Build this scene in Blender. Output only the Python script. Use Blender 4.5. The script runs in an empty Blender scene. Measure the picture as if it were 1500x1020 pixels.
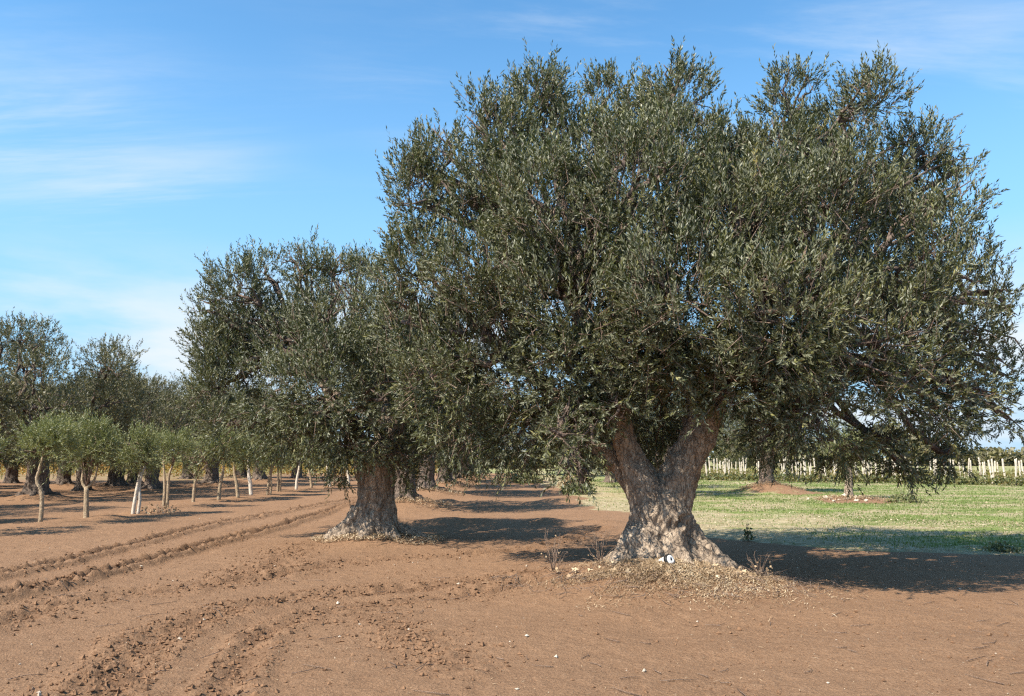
import bpy, bmesh, math, random
import numpy as np
from mathutils import Vector, Matrix

rng = np.random.default_rng(7)
random.seed(7)
R = math.radians
scene = bpy.context.scene
col = scene.collection

# ------------------------------------------------------------------ camera, sky, sun, exposure
PITCH = math.atan(160 / 1150)
CAM_H = 1.6
cam_d = bpy.data.cameras.new('camera')
cam = bpy.data.objects.new('camera', cam_d); col.objects.link(cam)
cam_d.sensor_width = 36; cam_d.lens = 36 * 1150 / 1500
cam_d.clip_start = 0.1; cam_d.clip_end = 9000
cam.location = (0, 0, CAM_H)
cam.rotation_euler = (math.pi / 2 + PITCH, 0, 0)
scene.camera = cam

SUN_DX, SUN_DY = 0.73, 0.60          # shadow shift per metre of height
sun_v = Vector((SUN_DX, SUN_DY, -1)).normalized()
LOW_X, LOW_Z = 4.1, 0.9
world = bpy.data.worlds.new('World'); scene.world = world
world.use_nodes = True
wn = world.node_tree.nodes; wl = world.node_tree.links
wn.clear()
w_out = wn.new('ShaderNodeOutputWorld'); w_bg = wn.new('ShaderNodeBackground')
w_bg.inputs['Strength'].default_value = 0.125
sky = wn.new('ShaderNodeTexSky'); sky.sky_type = 'NISHITA'; sky.sun_disc = False
sky.sun_elevation = math.asin(-sun_v.z)
sky.sun_rotation = math.atan2(-SUN_DX, -SUN_DY) % (2 * math.pi)
sky.altitude = 50; sky.air_density = 0.8; sky.dust_density = 0.15; sky.ozone_density = 2.5
hs = wn.new('ShaderNodeHueSaturation'); hs.inputs['Saturation'].default_value = 1.16
hs.inputs['Hue'].default_value = 0.488
hs.inputs['Value'].default_value = 1.36
wl.new(sky.outputs[0], hs.inputs['Color'])
tc = wn.new('ShaderNodeTexCoord')
# thin cirrus: direction projected on a plane overhead, noise stretched into streaks
sep = wn.new('ShaderNodeSeparateXYZ'); wl.new(tc.outputs['Generated'], sep.inputs[0])
def wmath(op, a, b=None, clamp=False):
    n = wn.new('ShaderNodeMath'); n.operation = op; n.use_clamp = clamp
    for i, v in enumerate((a, b)):
        if v is None: continue
        if isinstance(v, (int, float)): n.inputs[i].default_value = v
        else: wl.new(v, n.inputs[i])
    return n.outputs[0]
zz = wmath('ADD', wmath('MAXIMUM', sep.outputs['Z'], 0.0), 0.10)
cx = wmath('DIVIDE', sep.outputs['X'], zz); cy = wmath('DIVIDE', sep.outputs['Y'], zz)
comb = wn.new('ShaderNodeCombineXYZ'); wl.new(cx, comb.inputs[0]); wl.new(cy, comb.inputs[1])
mp = wn.new('ShaderNodeMapping'); wl.new(comb.outputs[0], mp.inputs[0])
mp.inputs['Rotation'].default_value = (0, 0, R(-14)); mp.inputs['Scale'].default_value = (0.34, 1.55, 1)
mp.inputs['Location'].default_value = (1.0, -0.43, 0)
n1 = wn.new('ShaderNodeTexNoise'); n1.inputs['Scale'].default_value = 1.15; n1.inputs['Detail'].default_value = 9
n1.inputs['Roughness'].default_value = 0.62; n1.inputs['Distortion'].default_value = 0.5
wl.new(mp.outputs[0], n1.inputs['Vector'])
n2 = wn.new('ShaderNodeTexNoise'); n2.inputs['Scale'].default_value = 0.55; n2.inputs['Detail'].default_value = 2
wl.new(comb.outputs[0], n2.inputs['Vector'])
cl = wn.new('ShaderNodeMapRange'); cl.inputs['From Min'].default_value = 0.475; cl.inputs['From Max'].default_value = 0.72
cl.interpolation_type = 'SMOOTHSTEP'
wl.new(n1.outputs['Fac'], cl.inputs['Value'])
cl2 = wn.new('ShaderNodeMapRange'); cl2.inputs['From Min'].default_value = 0.40; cl2.inputs['From Max'].default_value = 0.62
wl.new(n2.outputs['Fac'], cl2.inputs['Value'])
hz = wn.new('ShaderNodeMapRange')       # a little haze low over the horizon
hz.inputs['From Min'].default_value = 0.0; hz.inputs['From Max'].default_value = 0.55
hz.inputs['To Min'].default_value = 1.0; hz.inputs['To Max'].default_value = 0.0
hz.interpolation_type = 'SMOOTHSTEP'
wl.new(sep.outputs['Z'], hz.inputs['Value'])
fac = wmath('MULTIPLY', cl.outputs[0], cl2.outputs[0])
fac = wmath('MULTIPLY', fac, 0.95)
mp3 = wn.new('ShaderNodeMapping'); wl.new(tc.outputs['Generated'], mp3.inputs[0]); mp3.inputs['Scale'].default_value = (2.2, 2.2, 9.0); mp3.inputs['Location'].default_value = (LOW_X, 0.0, LOW_Z)
n3 = wn.new('ShaderNodeTexNoise'); n3.inputs['Scale'].default_value = 1.0; n3.inputs['Detail'].default_value = 7; n3.inputs['Roughness'].default_value = 0.55
wl.new(mp3.outputs[0], n3.inputs['Vector'])
lo = wn.new('ShaderNodeMapRange'); lo.inputs['From Min'].default_value = 0.40; lo.inputs['From Max'].default_value = 0.62; lo.interpolation_type = 'SMOOTHSTEP'
wl.new(n3.outputs['Fac'], lo.inputs['Value'])
band = wn.new('ShaderNodeMapRange'); band.inputs['From Min'].default_value = 0.13; band.inputs['From Max'].default_value = 0.27
band.inputs['To Min'].default_value = 1.0; band.inputs['To Max'].default_value = 0.0; band.interpolation_type = 'SMOOTHSTEP'
wl.new(sep.outputs['Z'], band.inputs['Value'])
lowc = wmath('MULTIPLY', wmath('MULTIPLY', lo.outputs[0], band.outputs[0]), 0.95)
fac = wmath('MAXIMUM', fac, lowc)
mixh = wn.new('ShaderNodeMix'); mixh.data_type = 'RGBA'
wl.new(hz.outputs[0], mixh.inputs['Factor']); wl.new(hs.outputs[0], mixh.inputs['A'])
mixh.inputs['B'].default_value = (1.65, 3.1, 4.4, 1)
mixc = wn.new('ShaderNodeMix'); mixc.data_type = 'RGBA'
wl.new(fac, mixc.inputs['Factor']); wl.new(mixh.outputs['Result'], mixc.inputs['A'])
mixc.inputs['B'].default_value = (3.8, 4.15, 4.45, 1)
wl.new(mixc.outputs['Result'], w_bg.inputs['Color']); wl.new(w_bg.outputs[0], w_out.inputs[0])

sun_d = bpy.data.lights.new('sun', 'SUN'); sun_d.energy = 5.0; sun_d.angle = R(0.53)
sun_d.color = (1.0, 0.93, 0.82)
sun = bpy.data.objects.new('sun', sun_d); col.objects.link(sun)
sun.rotation_euler = sun_v.to_track_quat('-Z', 'Y').to_euler()
sun.location = (-30, -25, 40)

scene.view_settings.view_transform = 'Standard'; scene.view_settings.look = 'None'
scene.view_settings.exposure = 0.88; scene.view_settings.gamma = 1.0
scene.view_settings.use_curve_mapping = False
cy_ = scene.cycles
scene.render.engine = 'CYCLES'
cy_.max_bounces = 5; cy_.diffuse_bounces = 3; cy_.glossy_bounces = 2; cy_.transmission_bounces = 3
cy_.use_adaptive_sampling = False
cy_.sample_clamp_indirect = 4.0
cy_.use_denoising = False
cy_.filter_width = 1.3

# ------------------------------------------------------------------ helpers
CT, ST = math.cos(PITCH), math.sin(PITCH)
def ray(px, py):                               # direction of a photograph pixel
    dx = (px - 750) / 1150; dy = (510 - py) / 1150
    return np.array((dx, CT - dy * ST, ST + dy * CT))
def at(px, py, Y):                             # world point seen at that pixel, Y metres away
    d = ray(px, py); return np.array((0, 0, CAM_H)) + d * (Y / d[1])
def on_ground(px, py):
    d = ray(px, py); t = -CAM_H / d[2]; return d[0] * t, d[1] * t

def _hash(ix, iy, iz, seed):
    h = (ix.astype(np.int64) * 374761393 + iy.astype(np.int64) * 668265263 + iz.astype(np.int64) * 2147483647 + seed * 974711) & 0xFFFFFFFF
    h = ((h ^ (h >> 13)) * 1274126177) & 0xFFFFFFFF
    h = ((h ^ (h >> 16)) * 2246822519) & 0xFFFFFFFF
    return ((h ^ (h >> 15)) & 0xFFFFFF) / float(0xFFFFFF)
def noise3(p, seed=0):                         # value noise in -1..1
    p = np.asarray(p, float); f = np.floor(p); i = f.astype(np.int64); t = p - f
    t = t * t * t * (t * (t * 6 - 15) + 10)
    x, y, z = i[..., 0], i[..., 1], i[..., 2]; u, v, w = t[..., 0], t[..., 1], t[..., 2]
    def hh(a, b, c): return _hash(x + a, y + b, z + c, seed)
    x00 = hh(0,0,0)*(1-u)+hh(1,0,0)*u; x10 = hh(0,1,0)*(1-u)+hh(1,1,0)*u
    x01 = hh(0,0,1)*(1-u)+hh(1,0,1)*u; x11 = hh(0,1,1)*(1-u)+hh(1,1,1)*u
    return ((x00*(1-v)+x10*v)*(1-w)+(x01*(1-v)+x11*v)*w) * 2 - 1
def noise2(x, y, seed=0):
    x = np.asarray(x, float); y = np.asarray(y, float)
    i = np.floor(x); j = np.floor(y); u = x - i; v = y - j
    u = u*u*u*(u*(u*6-15)+10); v = v*v*v*(v*(v*6-15)+10)
    i = i.astype(np.int64); j = j.astype(np.int64); z = np.zeros_like(i)
    a = _hash(i, j, z, seed); b = _hash(i+1, j, z, seed); c = _hash(i, j+1, z, seed); d = _hash(i+1, j+1, z, seed)
    return ((a*(1-u)+b*u)*(1-v)+(c*(1-u)+d*u)*v) * 2 - 1
def fbm2(x, y, seed=0, o=3):
    s = 0; a = 1; t = 0
    for k in range(o):
        s = s + a * noise2(x * 2**k + 13.7*k, y * 2**k - 7.1*k, seed + k); t += a; a *= 0.5
    return s / t
def nrm(v): return v / np.maximum(np.linalg.norm(v, axis=-1, keepdims=True), 1e-9)
def smooth(a, b, x):
    t = np.clip((x - a) / (b - a), 0, 1); return t * t * (3 - 2 * t)

def new_mesh(name, verts, faces, mat=None, attrs=None, shade=False):
    """verts (N,3); faces (M,k) with one k, or a list of such arrays; attrs name -> (per-face array)."""
    if not isinstance(faces, list): faces = [faces]
    me = bpy.data.meshes.new(name)
    verts = np.asarray(verts, np.float32)
    me.vertices.add(len(verts)); me.vertices.foreach_set('co', verts.ravel())
    loops = np.concatenate([f.ravel() for f in faces]).astype(np.int32)
    sizes = np.concatenate([np.full(len(f), f.shape[1], np.int32) for f in faces])
    starts = np.concatenate([[0], np.cumsum(sizes)[:-1]]).astype(np.int32)
    me.loops.add(len(loops)); me.loops.foreach_set('vertex_index', loops)
    me.polygons.add(len(sizes)); me.polygons.foreach_set('loop_start', starts)
    me.polygons.foreach_set('use_smooth', np.full(len(sizes), bool(shade)))
    if attrs:
        for k, (dom, arr) in attrs.items():
            a = me.attributes.new(k, 'FLOAT', dom); a.data.foreach_set('value', np.asarray(arr, np.float32))
    me.update(calc_edges=True)
    if mat: me.materials.append(mat)
    return me
def link(name, me, parent=None, loc=None, kind=None):
    o = bpy.data.objects.new(name, me); col.objects.link(o)
    if parent is not None: o.parent = parent
    if loc is not None: o.location = loc
    if kind: o['kind'] = kind
    return o
def tag(o, label, cat=None, group=None, kind=None):
    o['label'] = label
    if cat: o['category'] = cat
    if group: o['group'] = group
    if kind: o['kind'] = kind
    return o
def thing(name, label, cat, loc=(0, 0, 0), rz=0.0, group=None):
    o = bpy.data.objects.new(name, None); col.objects.link(o)
    o.empty_display_size = 0.3
    o.location = loc; o.rotation_euler = (0, 0, rz)
    return tag(o, label, cat, group)
def copy_thing(root, loc, rz, sc, label, group=None):
    r = root.copy(); col.objects.link(r); r.location = loc; r.rotation_euler = (0, 0, rz); r.scale = sc
    r['label'] = label
    if group: r['group'] = group
    for ch in list(root.children):
        c = ch.copy(); col.objects.link(c); c.parent = r
        for g in list(ch.children):
            d = g.copy(); col.objects.link(d); d.parent = c
    return r

def tube(pts, radii, sides=6, cap=True):
    pts = np.asarray(pts, float); radii = np.asarray(radii, float); n = len(pts)
    tan = np.zeros_like(pts); tan[1:-1] = pts[2:] - pts[:-2]; tan[0] = pts[1] - pts[0]; tan[-1] = pts[-1] - pts[-2]
    tan = nrm(tan)
    ref = np.array((0, 1, 0.0)) if abs(tan[0][1]) < 0.9 else np.array((1, 0, 0.0))
    us = []; u = nrm(ref - tan[0] * ref.dot(tan[0]))
    for k in range(n):
        u = u - tan[k] * u.dot(tan[k]); u = nrm(u); us.append(u)
    us = np.array(us); vs = np.cross(tan, us)
    a = np.arange(sides) * 2 * np.pi / sides
    ring = us[:, None] * np.cos(a)[None, :, None] + vs[:, None] * np.sin(a)[None, :, None]
    V = (pts[:, None] + ring * radii[:, None, None]).reshape(-1, 3)
    i = np.arange(n - 1)[:, None] * sides; j = np.arange(sides)[None]; j2 = (j + 1) % sides
    F = np.stack([i + j, i + j2, i + sides + j2, i + sides + j], -1).reshape(-1, 4)
    T = np.zeros((0, 3), int)
    if cap:
        V = np.vstack([V, pts[:1], pts[-1:]]); b = n * sides
        jj = np.arange(sides); k2 = (jj + 1) % sides
        T = np.vstack([np.stack([np.full(sides, b), k2, jj], -1), np.stack([np.full(sides, b + 1), (n-1)*sides + jj, (n-1)*sides + k2], -1)])
    return V, F, T
def tubes_mesh(name, items, mat, sides=6, shade=True, cap=True):
    V = []; F = []; T = []; o = 0
    for pts, rad in items:
        v, f, t = tube(pts, rad, sides, cap); V.append(v); F.append(f + o); T.append(t + o); o += len(v)
    return new_mesh(name, np.vstack(V), [np.vstack(F), np.vstack(T)], mat, shade=shade)
def spline(P, n):
    P = np.asarray(P, float); m = len(P)
    Q = np.vstack([2*P[0]-P[1], P, 2*P[-1]-P[-2]])
    t = np.linspace(0, m - 1 - 1e-6, n); i = t.astype(int); f = (t - i)[:, None]
    a, b, c, d = Q[i], Q[i+1], Q[i+2], Q[i+3]
    return 0.5*((2*b)+(c-a)*f+(2*a-5*b+4*c-d)*f*f+(3*b-a-3*c+d)*f**3)

# ------------------------------------------------------------------ materials
def mat_base(name):
    m = bpy.data.materials.new(name); m.use_nodes = True
    nt = m.node_tree; nt.nodes.clear()
    out = nt.nodes.new('ShaderNodeOutputMaterial'); p = nt.nodes.new('ShaderNodeBsdfPrincipled')
    nt.links.new(p.outputs[0], out.inputs['Surface'])
    return m, nt, p, out
def ramp(nt, fac, stops):
    r = nt.nodes.new('ShaderNodeValToRGB')
    while len(r.color_ramp.elements) < len(stops): r.color_ramp.elements.new(0.5)
    for e, (pos, c) in zip(r.color_ramp.elements, stops):
        e.position = pos; e.color = (*c, 1)
    nt.links.new(fac, r.inputs[0]); return r.outputs[0]
def noise_n(nt, vec, scale, detail=4, rough=0.55, dist=0.0):
    n = nt.nodes.new('ShaderNodeTexNoise'); n.inputs['Scale'].default_value = scale
    n.inputs['Detail'].default_value = detail; n.inputs['Roughness'].default_value = rough
    n.inputs['Distortion'].default_value = dist
    nt.links.new(vec, n.inputs['Vector']); return n.outputs['Fac']
def mixc_n(nt, fac, a, b, mode='MIX'):
    n = nt.nodes.new('ShaderNodeMix'); n.data_type = 'RGBA'; n.blend_type = mode
    for s, v in (('Factor', fac), ('A', a), ('B', b)):
        if isinstance(v, (int, float)): n.inputs[s].default_value = v
        elif isinstance(v, tuple): n.inputs[s].default_value = (*v, 1)
        else: nt.links.new(v, n.inputs[s])
    return n.outputs['Result']
def math_n(nt, op, a, b=None, clamp=False):
    n = nt.nodes.new('ShaderNodeMath'); n.operation = op; n.use_clamp = clamp
    for i, v in enumerate((a, b)):
        if v is None: continue
        if isinstance(v, (int, float)): n.inputs[i].default_value = v
        else: nt.links.new(v, n.inputs[i])
    return n.outputs[0]
def bump_n(nt, p, h, strength, dist):
    b = nt.nodes.new('ShaderNodeBump'); b.inputs['Strength'].default_value = strength; b.inputs['Distance'].default_value = dist
    nt.links.new(h, b.inputs['Height']); nt.links.new(b.outputs[0], p.inputs['Normal'])
def attr_n(nt, name):
    a = nt.nodes.new('ShaderNodeAttribute'); a.attribute_name = name; return a.outputs['Fac']
def coords(nt, which='Object'):
    return nt.nodes.new('ShaderNodeTexCoord').outputs[which]
def mapping_n(nt, vec, scale):
    m = nt.nodes.new('ShaderNodeMapping'); m.inputs['Scale'].default_value = scale
    nt.links.new(vec, m.inputs[0]); return m.outputs[0]

def leaf_material(name, stops, back, rough=0.45, trans=0.16, tcol=(0.10, 0.13, 0.03), spec=0.36):
    m, nt, p, out = mat_base(name)
    c = ramp(nt, attr_n(nt, 'tint'), stops)
    g = nt.nodes.new('ShaderNodeNewGeometry')
    c2 = mixc_n(nt, math_n(nt, 'MULTIPLY', g.outputs['Backfacing'], 0.68), c, back)
    nt.links.new(c2, p.inputs['Base Color'])
    p.inputs['Roughness'].default_value = rough
    p.inputs['Specular IOR Level'].default_value = spec
    t = nt.nodes.new('ShaderNodeBsdfTranslucent'); t.inputs['Color'].default_value = (*tcol, 1)
    mx = nt.nodes.new('ShaderNodeMixShader'); mx.inputs[0].default_value = trans
    nt.links.new(p.outputs[0], mx.inputs[1]); nt.links.new(t.outputs[0], mx.inputs[2])
    nt.links.new(mx.outputs[0], out.inputs['Surface'])
    return m
OLIVE = [(0.0, (0.020, 0.026, 0.008)), (0.35, (0.058, 0.066, 0.019)), (0.7, (0.165, 0.165, 0.054)), (0.93, (0.30, 0.27, 0.11)), (0.965, (0.19, 0.165, 0.07)), (1.0, (0.34, 0.26, 0.03))]
M_leaf = leaf_material('olive_leaf', OLIVE, (0.205, 0.205, 0.135))
YOUNG = [(0.0, (0.080, 0.088, 0.026)), (0.5, (0.185, 0.190, 0.062)), (0.9, (0.31, 0.295, 0.12)), (1.0, (0.34, 0.31, 0.10))]
M_young = leaf_material('young_olive_leaf', YOUNG, (0.26, 0.27, 0.15), trans=.24, tcol=(.2, .24, .04))
FAR = [(0.0, (0.075, 0.070, 0.025)), (0.5, (0.160, 0.143, 0.055)), (0.95, (0.25, 0.21, 0.09)), (1.0, (0.20, 0.16, 0.06))]
M_far = leaf_material('grove_leaf', FAR, (0.17, 0.155, 0.105))
VINE = [(0.0, (0.10, 0.10, 0.018)), (0.35, (0.26, 0.19, 0.025)), (0.6, (0.40, 0.22, 0.03)), (0.85, (0.42, 0.13, 0.03)), (1.0, (0.22, 0.055, 0.025))]
M_vine = leaf_material('autumn_vine_leaf', VINE, (0.30, 0.20, 0.06), trans=0.3, tcol=(0.4, 0.2, 0.03))
VINE2 = [(0.0, (0.085, 0.10, 0.022)), (0.45, (0.17, 0.16, 0.035)), (0.7, (0.25, 0.19, 0.05)), (0.85, (0.27, 0.12, 0.055)), (1.0, (0.17, 0.062, 0.040))]
M_vine2 = leaf_material('fading_vine_leaf', VINE2, (0.20, 0.16, 0.07), trans=0.3, tcol=(0.3, 0.2, 0.05))
SHRUB = [(0.0, (0.05, 0.07, 0.02)), (0.5, (0.11, 0.13, 0.045)), (1.0, (0.26, 0.24, 0.10))]
M_shrub = leaf_material('shrub_leaf', SHRUB, (0.14, 0.15, 0.07))
DRY = [(0.0, (0.16, 0.105, 0.062)), (0.35, (0.28, 0.185, 0.11)), (0.65, (0.42, 0.30, 0.18)), (0.9, (0.62, 0.49, 0.32)), (1.0, (0.74, 0.64, 0.46))]
M_dry = leaf_material('dry_litter', DRY, (0.40, 0.29, 0.18), rough=0.8, trans=0.08, tcol=(0.4, 0.28, 0.12), spec=0.2)
GRASS = [(0.0, (0.085, 0.135, 0.025)), (0.5, (0.175, 0.235, 0.050)), (0.85, (0.28, 0.30, 0.09)), (1.0, (0.48, 0.41, 0.22))]
M_grass = leaf_material('grass_blade', GRASS, (0.12, 0.17, 0.045), rough=0.6, trans=0.3, tcol=(0.15, 0.22, 0.04), spec=0.3)

def bark_material(name, pale, mid, dark, zs=0.28, scale=9.0, bump=0.6):
    m, nt, p, out = mat_base(name)
    v = mapping_n(nt, coords(nt), (1, 1, zs))
    n_a = noise_n(nt, v, scale, 8, 0.65, 0.6)
    n_b = noise_n(nt, coords(nt), 2.6, 4, 0.6)
    n_c = noise_n(nt, v, scale * 4, 5, 0.7, 0.3)
    c = ramp(nt, n_a, [(0.36, dark), (0.48, mid), (0.62, pale)])
    c = mixc_n(nt, math_n(nt, 'MULTIPLY', ramp(nt, n_b, [(0.42, (0, 0, 0)), (0.68, (1, 1, 1))]), 0.55), c, mid)
    vo = nt.nodes.new('ShaderNodeTexVoronoi'); vo.feature = 'DISTANCE_TO_EDGE'; vo.inputs['Scale'].default_value = scale * 1.7
    dv = nt.nodes.new('ShaderNodeVectorMath'); dv.operation = 'MULTIPLY_ADD'
    nv = nt.nodes.new('ShaderNodeTexNoise'); nv.inputs['Scale'].default_value = 7; nv.inputs['Detail'].default_value = 4; nt.links.new(coords(nt), nv.inputs['Vector'])
    nt.links.new(nv.outputs['Color'], dv.inputs[0]); dv.inputs[1].default_value = (0.16, 0.16, 0.16); nt.links.new(mapping_n(nt, coords(nt), (1, 1, zs * 1.3)), dv.inputs[2])
    nt.links.new(dv.outputs[0], vo.inputs['Vector'])
    crack = ramp(nt, vo.outputs['Distance'], [(0.0, (0, 0, 0)), (0.09, (1, 1, 1))])
    c = mixc_n(nt, 0.35, c, ramp(nt, n_c, [(0.36, dark), (0.64, pale)]))
    c = mixc_n(nt, crack, mixc_n(nt, 0.72, c, dark), c)
    nt.links.new(c, p.inputs['Base Color']); p.inputs['Roughness'].default_value = 0.9
    p.inputs['Specular IOR Level'].default_value = 0.25
    h = math_n(nt, 'ADD', math_n(nt, 'ADD', n_a, math_n(nt, 'MULTIPLY', n_c, 0.5)), math_n(nt, 'MULTIPLY', crack, 0.35))
    bump_n(nt, p, h, bump, 0.10)
    return m
M_bark = bark_material('old_olive_bark', (0.56, 0.44, 0.32), (0.345, 0.26, 0.185), (0.11, 0.08, 0.06))
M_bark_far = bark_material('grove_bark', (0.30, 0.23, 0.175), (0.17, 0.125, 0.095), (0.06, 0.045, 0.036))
M_twig = bark_material('twig_bark', (0.42, 0.31, 0.23), (0.28, 0.19, 0.14), (0.14, 0.095, 0.07), 1.0, 14)
M_branch = bark_material('branch_bark', (0.28, 0.205, 0.155), (0.16, 0.115, 0.088), (0.065, 0.048, 0.04))
M_ytrunk = bark_material('young_olive_bark', (0.58, 0.46, 0.31), (0.43, 0.325, 0.205), (0.20, 0.14, 0.09), 0.4, 12, 0.5)
M_ywhite = bark_material('limewashed_bark', (0.80, 0.74, 0.64), (0.68, 0.59, 0.47), (0.42, 0.33, 0.25), 0.4, 12, 0.3)

# ground: one material, soil to meadow by the painted-in vegetation cover
def ground_material():
    m, nt, p, out = mat_base('tilled_soil_and_meadow')
    v = coords(nt)
    a = noise_n(nt, v, 0.55, 6, 0.6); b = noise_n(nt, v, 6.0, 8, 0.65); c_ = noise_n(nt, v, 46.0, 6, 0.7)
    soil = ramp(nt, a, [(0.32, (0.219, 0.121, 0.065)), (0.52, (0.279, 0.158, 0.086)), (0.72, (0.330, 0.194, 0.108))])
    soil = mixc_n(nt, 0.5, soil, ramp(nt, b, [(0.30, (0.167, 0.089, 0.049)), (0.5, (0.279, 0.160, 0.087)), (0.72, (0.372, 0.223, 0.128))]))
    soil = mixc_n(nt, 0.5, soil, ramp(nt, c_, [(0.34, (0.135, 0.071, 0.039)), (0.52, (0.279, 0.160, 0.087)), (0.72, (0.446, 0.280, 0.172))]))
    soil = mixc_n(nt, math_n(nt, 'MULTIPLY', attr_n(nt, 'turned'), 0.75), soil, ramp(nt, c_, [(0.35, (0.085, 0.045, 0.025)), (0.65, (0.19, 0.105, 0.058))]))
    vs = mapping_n(nt, v, (0.55, 1.0, 1.0))
    gmask = math_n(nt, 'ADD', noise_n(nt, vs, 0.55, 7, 0.66), math_n(nt, 'MULTIPLY', attr_n(nt, 'dry'), 0.115)); gf = noise_n(nt, vs, 7.0, 7, 0.72)
    green = ramp(nt, gf, [(0.30, (0.10, 0.14, 0.030)), (0.5, (0.18, 0.225, 0.058)), (0.62, (0.29, 0.29, 0.11)), (0.75, (0.54, 0.47, 0.29))])
    straw = ramp(nt, gf, [(0.30, (0.19, 0.16, 0.07)), (0.5, (0.37, 0.295, 0.165)), (0.7, (0.58, 0.49, 0.33))])
    mead = mixc_n(nt, ramp(nt, gmask, [(0.43, (0, 0, 0)), (0.58, (1, 1, 1))]), green, straw)
    cov = attr_n(nt, 'cover')
    edge = math_n(nt, 'ADD', cov, math_n(nt, 'MULTIPLY', math_n(nt, 'SUBTRACT', noise_n(nt, v, 3.0, 6, 0.7), 0.5), 1.3))
    f = ramp(nt, edge, [(0.40, (0, 0, 0)), (0.62, (1, 1, 1))])
    hsv = nt.nodes.new('ShaderNodeHueSaturation'); hsv.inputs['Saturation'].default_value = 0.98; nt.links.new(soil, hsv.inputs['Color']); soil = hsv.outputs[0]
    nt.links.new(mixc_n(nt, f, soil, mead), p.inputs['Base Color'])
    p.inputs['Roughness'].default_value = 0.97; p.inputs['Specular IOR Level'].default_value = 0.1
    h = math_n(nt, 'ADD', math_n(nt, 'MULTIPLY', b, 0.8), math_n(nt, 'MULTIPLY', c_, 0.45))
    bump_n(nt, p, h, 0.9, 0.07)
    return m
M_ground = ground_material()
def plain(name, c, rough=0.6, c2=None, scale=8, spec=0.3):
    m, nt, p, out = mat_base(name)
    if c2 is None: c2 = tuple(x * 0.7 for x in c)
    cc = ramp(nt, noise_n(nt, coords(nt), scale, 5, 0.6), [(0.35, c2), (0.65, c)])
    nt.links.new(cc, p.inputs['Base Color']); p.inputs['Roughness'].default_value = rough
    p.inputs['Specular IOR Level'].default_value = spec
    return m
M_clod = plain('soil_clod', (0.25, 0.143, 0.080), 0.97, (0.13, 0.072, 0.040), 30, 0.1)
M_stone = plain('pale_stone', (0.56, 0.48, 0.37), 0.85, (0.38, 0.30, 0.22), 10)
M_post = plain('weathered_white_post', (0.68, 0.60, 0.49), 0.85, (0.44, 0.36, 0.27), 5)
M_white = plain('scuffed_white_plastic', (0.82, 0.81, 0.79), 0.45, (0.72, 0.71, 0.68), 20, 0.5)
M_black = plain('black_rubber', (0.016, 0.015, 0.015), 0.55, (0.01, 0.01, 0.01), 20, 0.4)

# ------------------------------------------------------------------ ground shape
MAIN = np.array((1.98, 10.75, 0.0)); SECOND = np.array((-2.62, 15.35, 0.0))
ROW = [(-3.35, 24.4), (-3.5, 32.6), (-3.45, 41.0), (-3.6, 49.2), (-3.4, 57.5), (-3.6, 66.0)]
GROVE = [(-18.1, 30.3), (-23.6, 41.9), (-16.4, 36.3), (-16.7, 44.2), (-20.7, 60.7), (-16.65, 52.4), (-25.5, 33.0), (-30.5, 40.0), (-16.5, 61.0), (-24.0, 50.5), (-31.5, 50.0), (-24.5, 60.0), (-19.5, 21.6), (-27.0, 24.5), (-20.8, 38.6), (-22.6, 45.5), (-27.2, 46.0)]
RIGHT = [(11.75, 36.6), (6.25, 33.4), (6.7, 42.0), (6.3, 51.0), (1.2, 73.0), (5.5, 66.0)]
YOUNG_POS = [(-11.19, 19.0), (-10.97, 20.65), (-10.51, 22.3), (-10.96, 25.25), (-11.25, 28.2), (-10.69, 29.1), (-10.56, 30.5), (-10.91, 33.1), (-10.2, 33.4), (-10.62, 36.3), (-10.4, 38.4), (-10.2, 40.2), (-9.7, 42.0), (-9.9, 44.2), (-9.5, 46.0), (-9.3, 48.2), (-9.3, 50.5), (-9.2, 53.0), (-9.1, 55.5)]
SMALL_R = (12.75, 30.2)
TRACKS = [
  ([(-7.6, 6.0), (-6.92, 10.94), (-6.91, 13.16), (-7.02, 16.53), (-6.87, 21.78), (-6.1, 30), (-5.4, 45), (-5.2, 70)], 0.095, 0.085, 0.10),
  ([(-6.4, 5.5), (-5.77, 9.15), (-5.59, 10.2), (-5.57, 13.16), (-5.38, 18.09), (-5.3, 27.0), (-5.0, 40), (-4.9, 60)], 0.095, 0.105, 0.12),
  ([(-5.4, 6.2), (-4.95, 7.88), (-4.93, 8.63), (-4.44, 9.6), (-3.61, 10.2), (-2.94, 11.59), (-2.4, 12.32), (-1.2, 12.9), (0.62, 14.65), (2.0, 18.0)], 0.13, 0.035, 0.055),
  ([(-2.9, 4.2), (-2.75, 5.58), (-2.95, 6.5), (-3.1, 7.5), (-2.8, 8.6), (-2.15, 9.35), (-1.1, 10.05), (0.27, 10.8)], 0.16, 0.04, 0.065),
  ([(-1.7, 4.2), (-1.95, 5.58), (-2.1, 6.4), (-2.25, 7.3), (-2.1, 8.0), (-1.6, 8.75), (-0.7, 9.45), (0.4, 10.2)], 0.10, 0.03, 0.04),
  ([(-3.85, 14.65), (-3.62, 11.9), (-3.77, 10.64)], 0.20, 0.0, 0.06),
  ([(-1.44, 8.2), (-0.9, 7.2), (-0.36, 6.2)], 0.12, 0.0, 0.045),
  ([(1.5, 7.6), (4.0, 7.7), (8.0, 7.4)], 0.35, 0.02, 0.01),
]
TREAD = [(-2.2, 4.2), (-2.35, 5.58), (-2.5, 6.45), (-2.65, 7.35), (-2.45, 8.3), (-1.85, 9.05), (-0.9, 9.75)]
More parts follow.
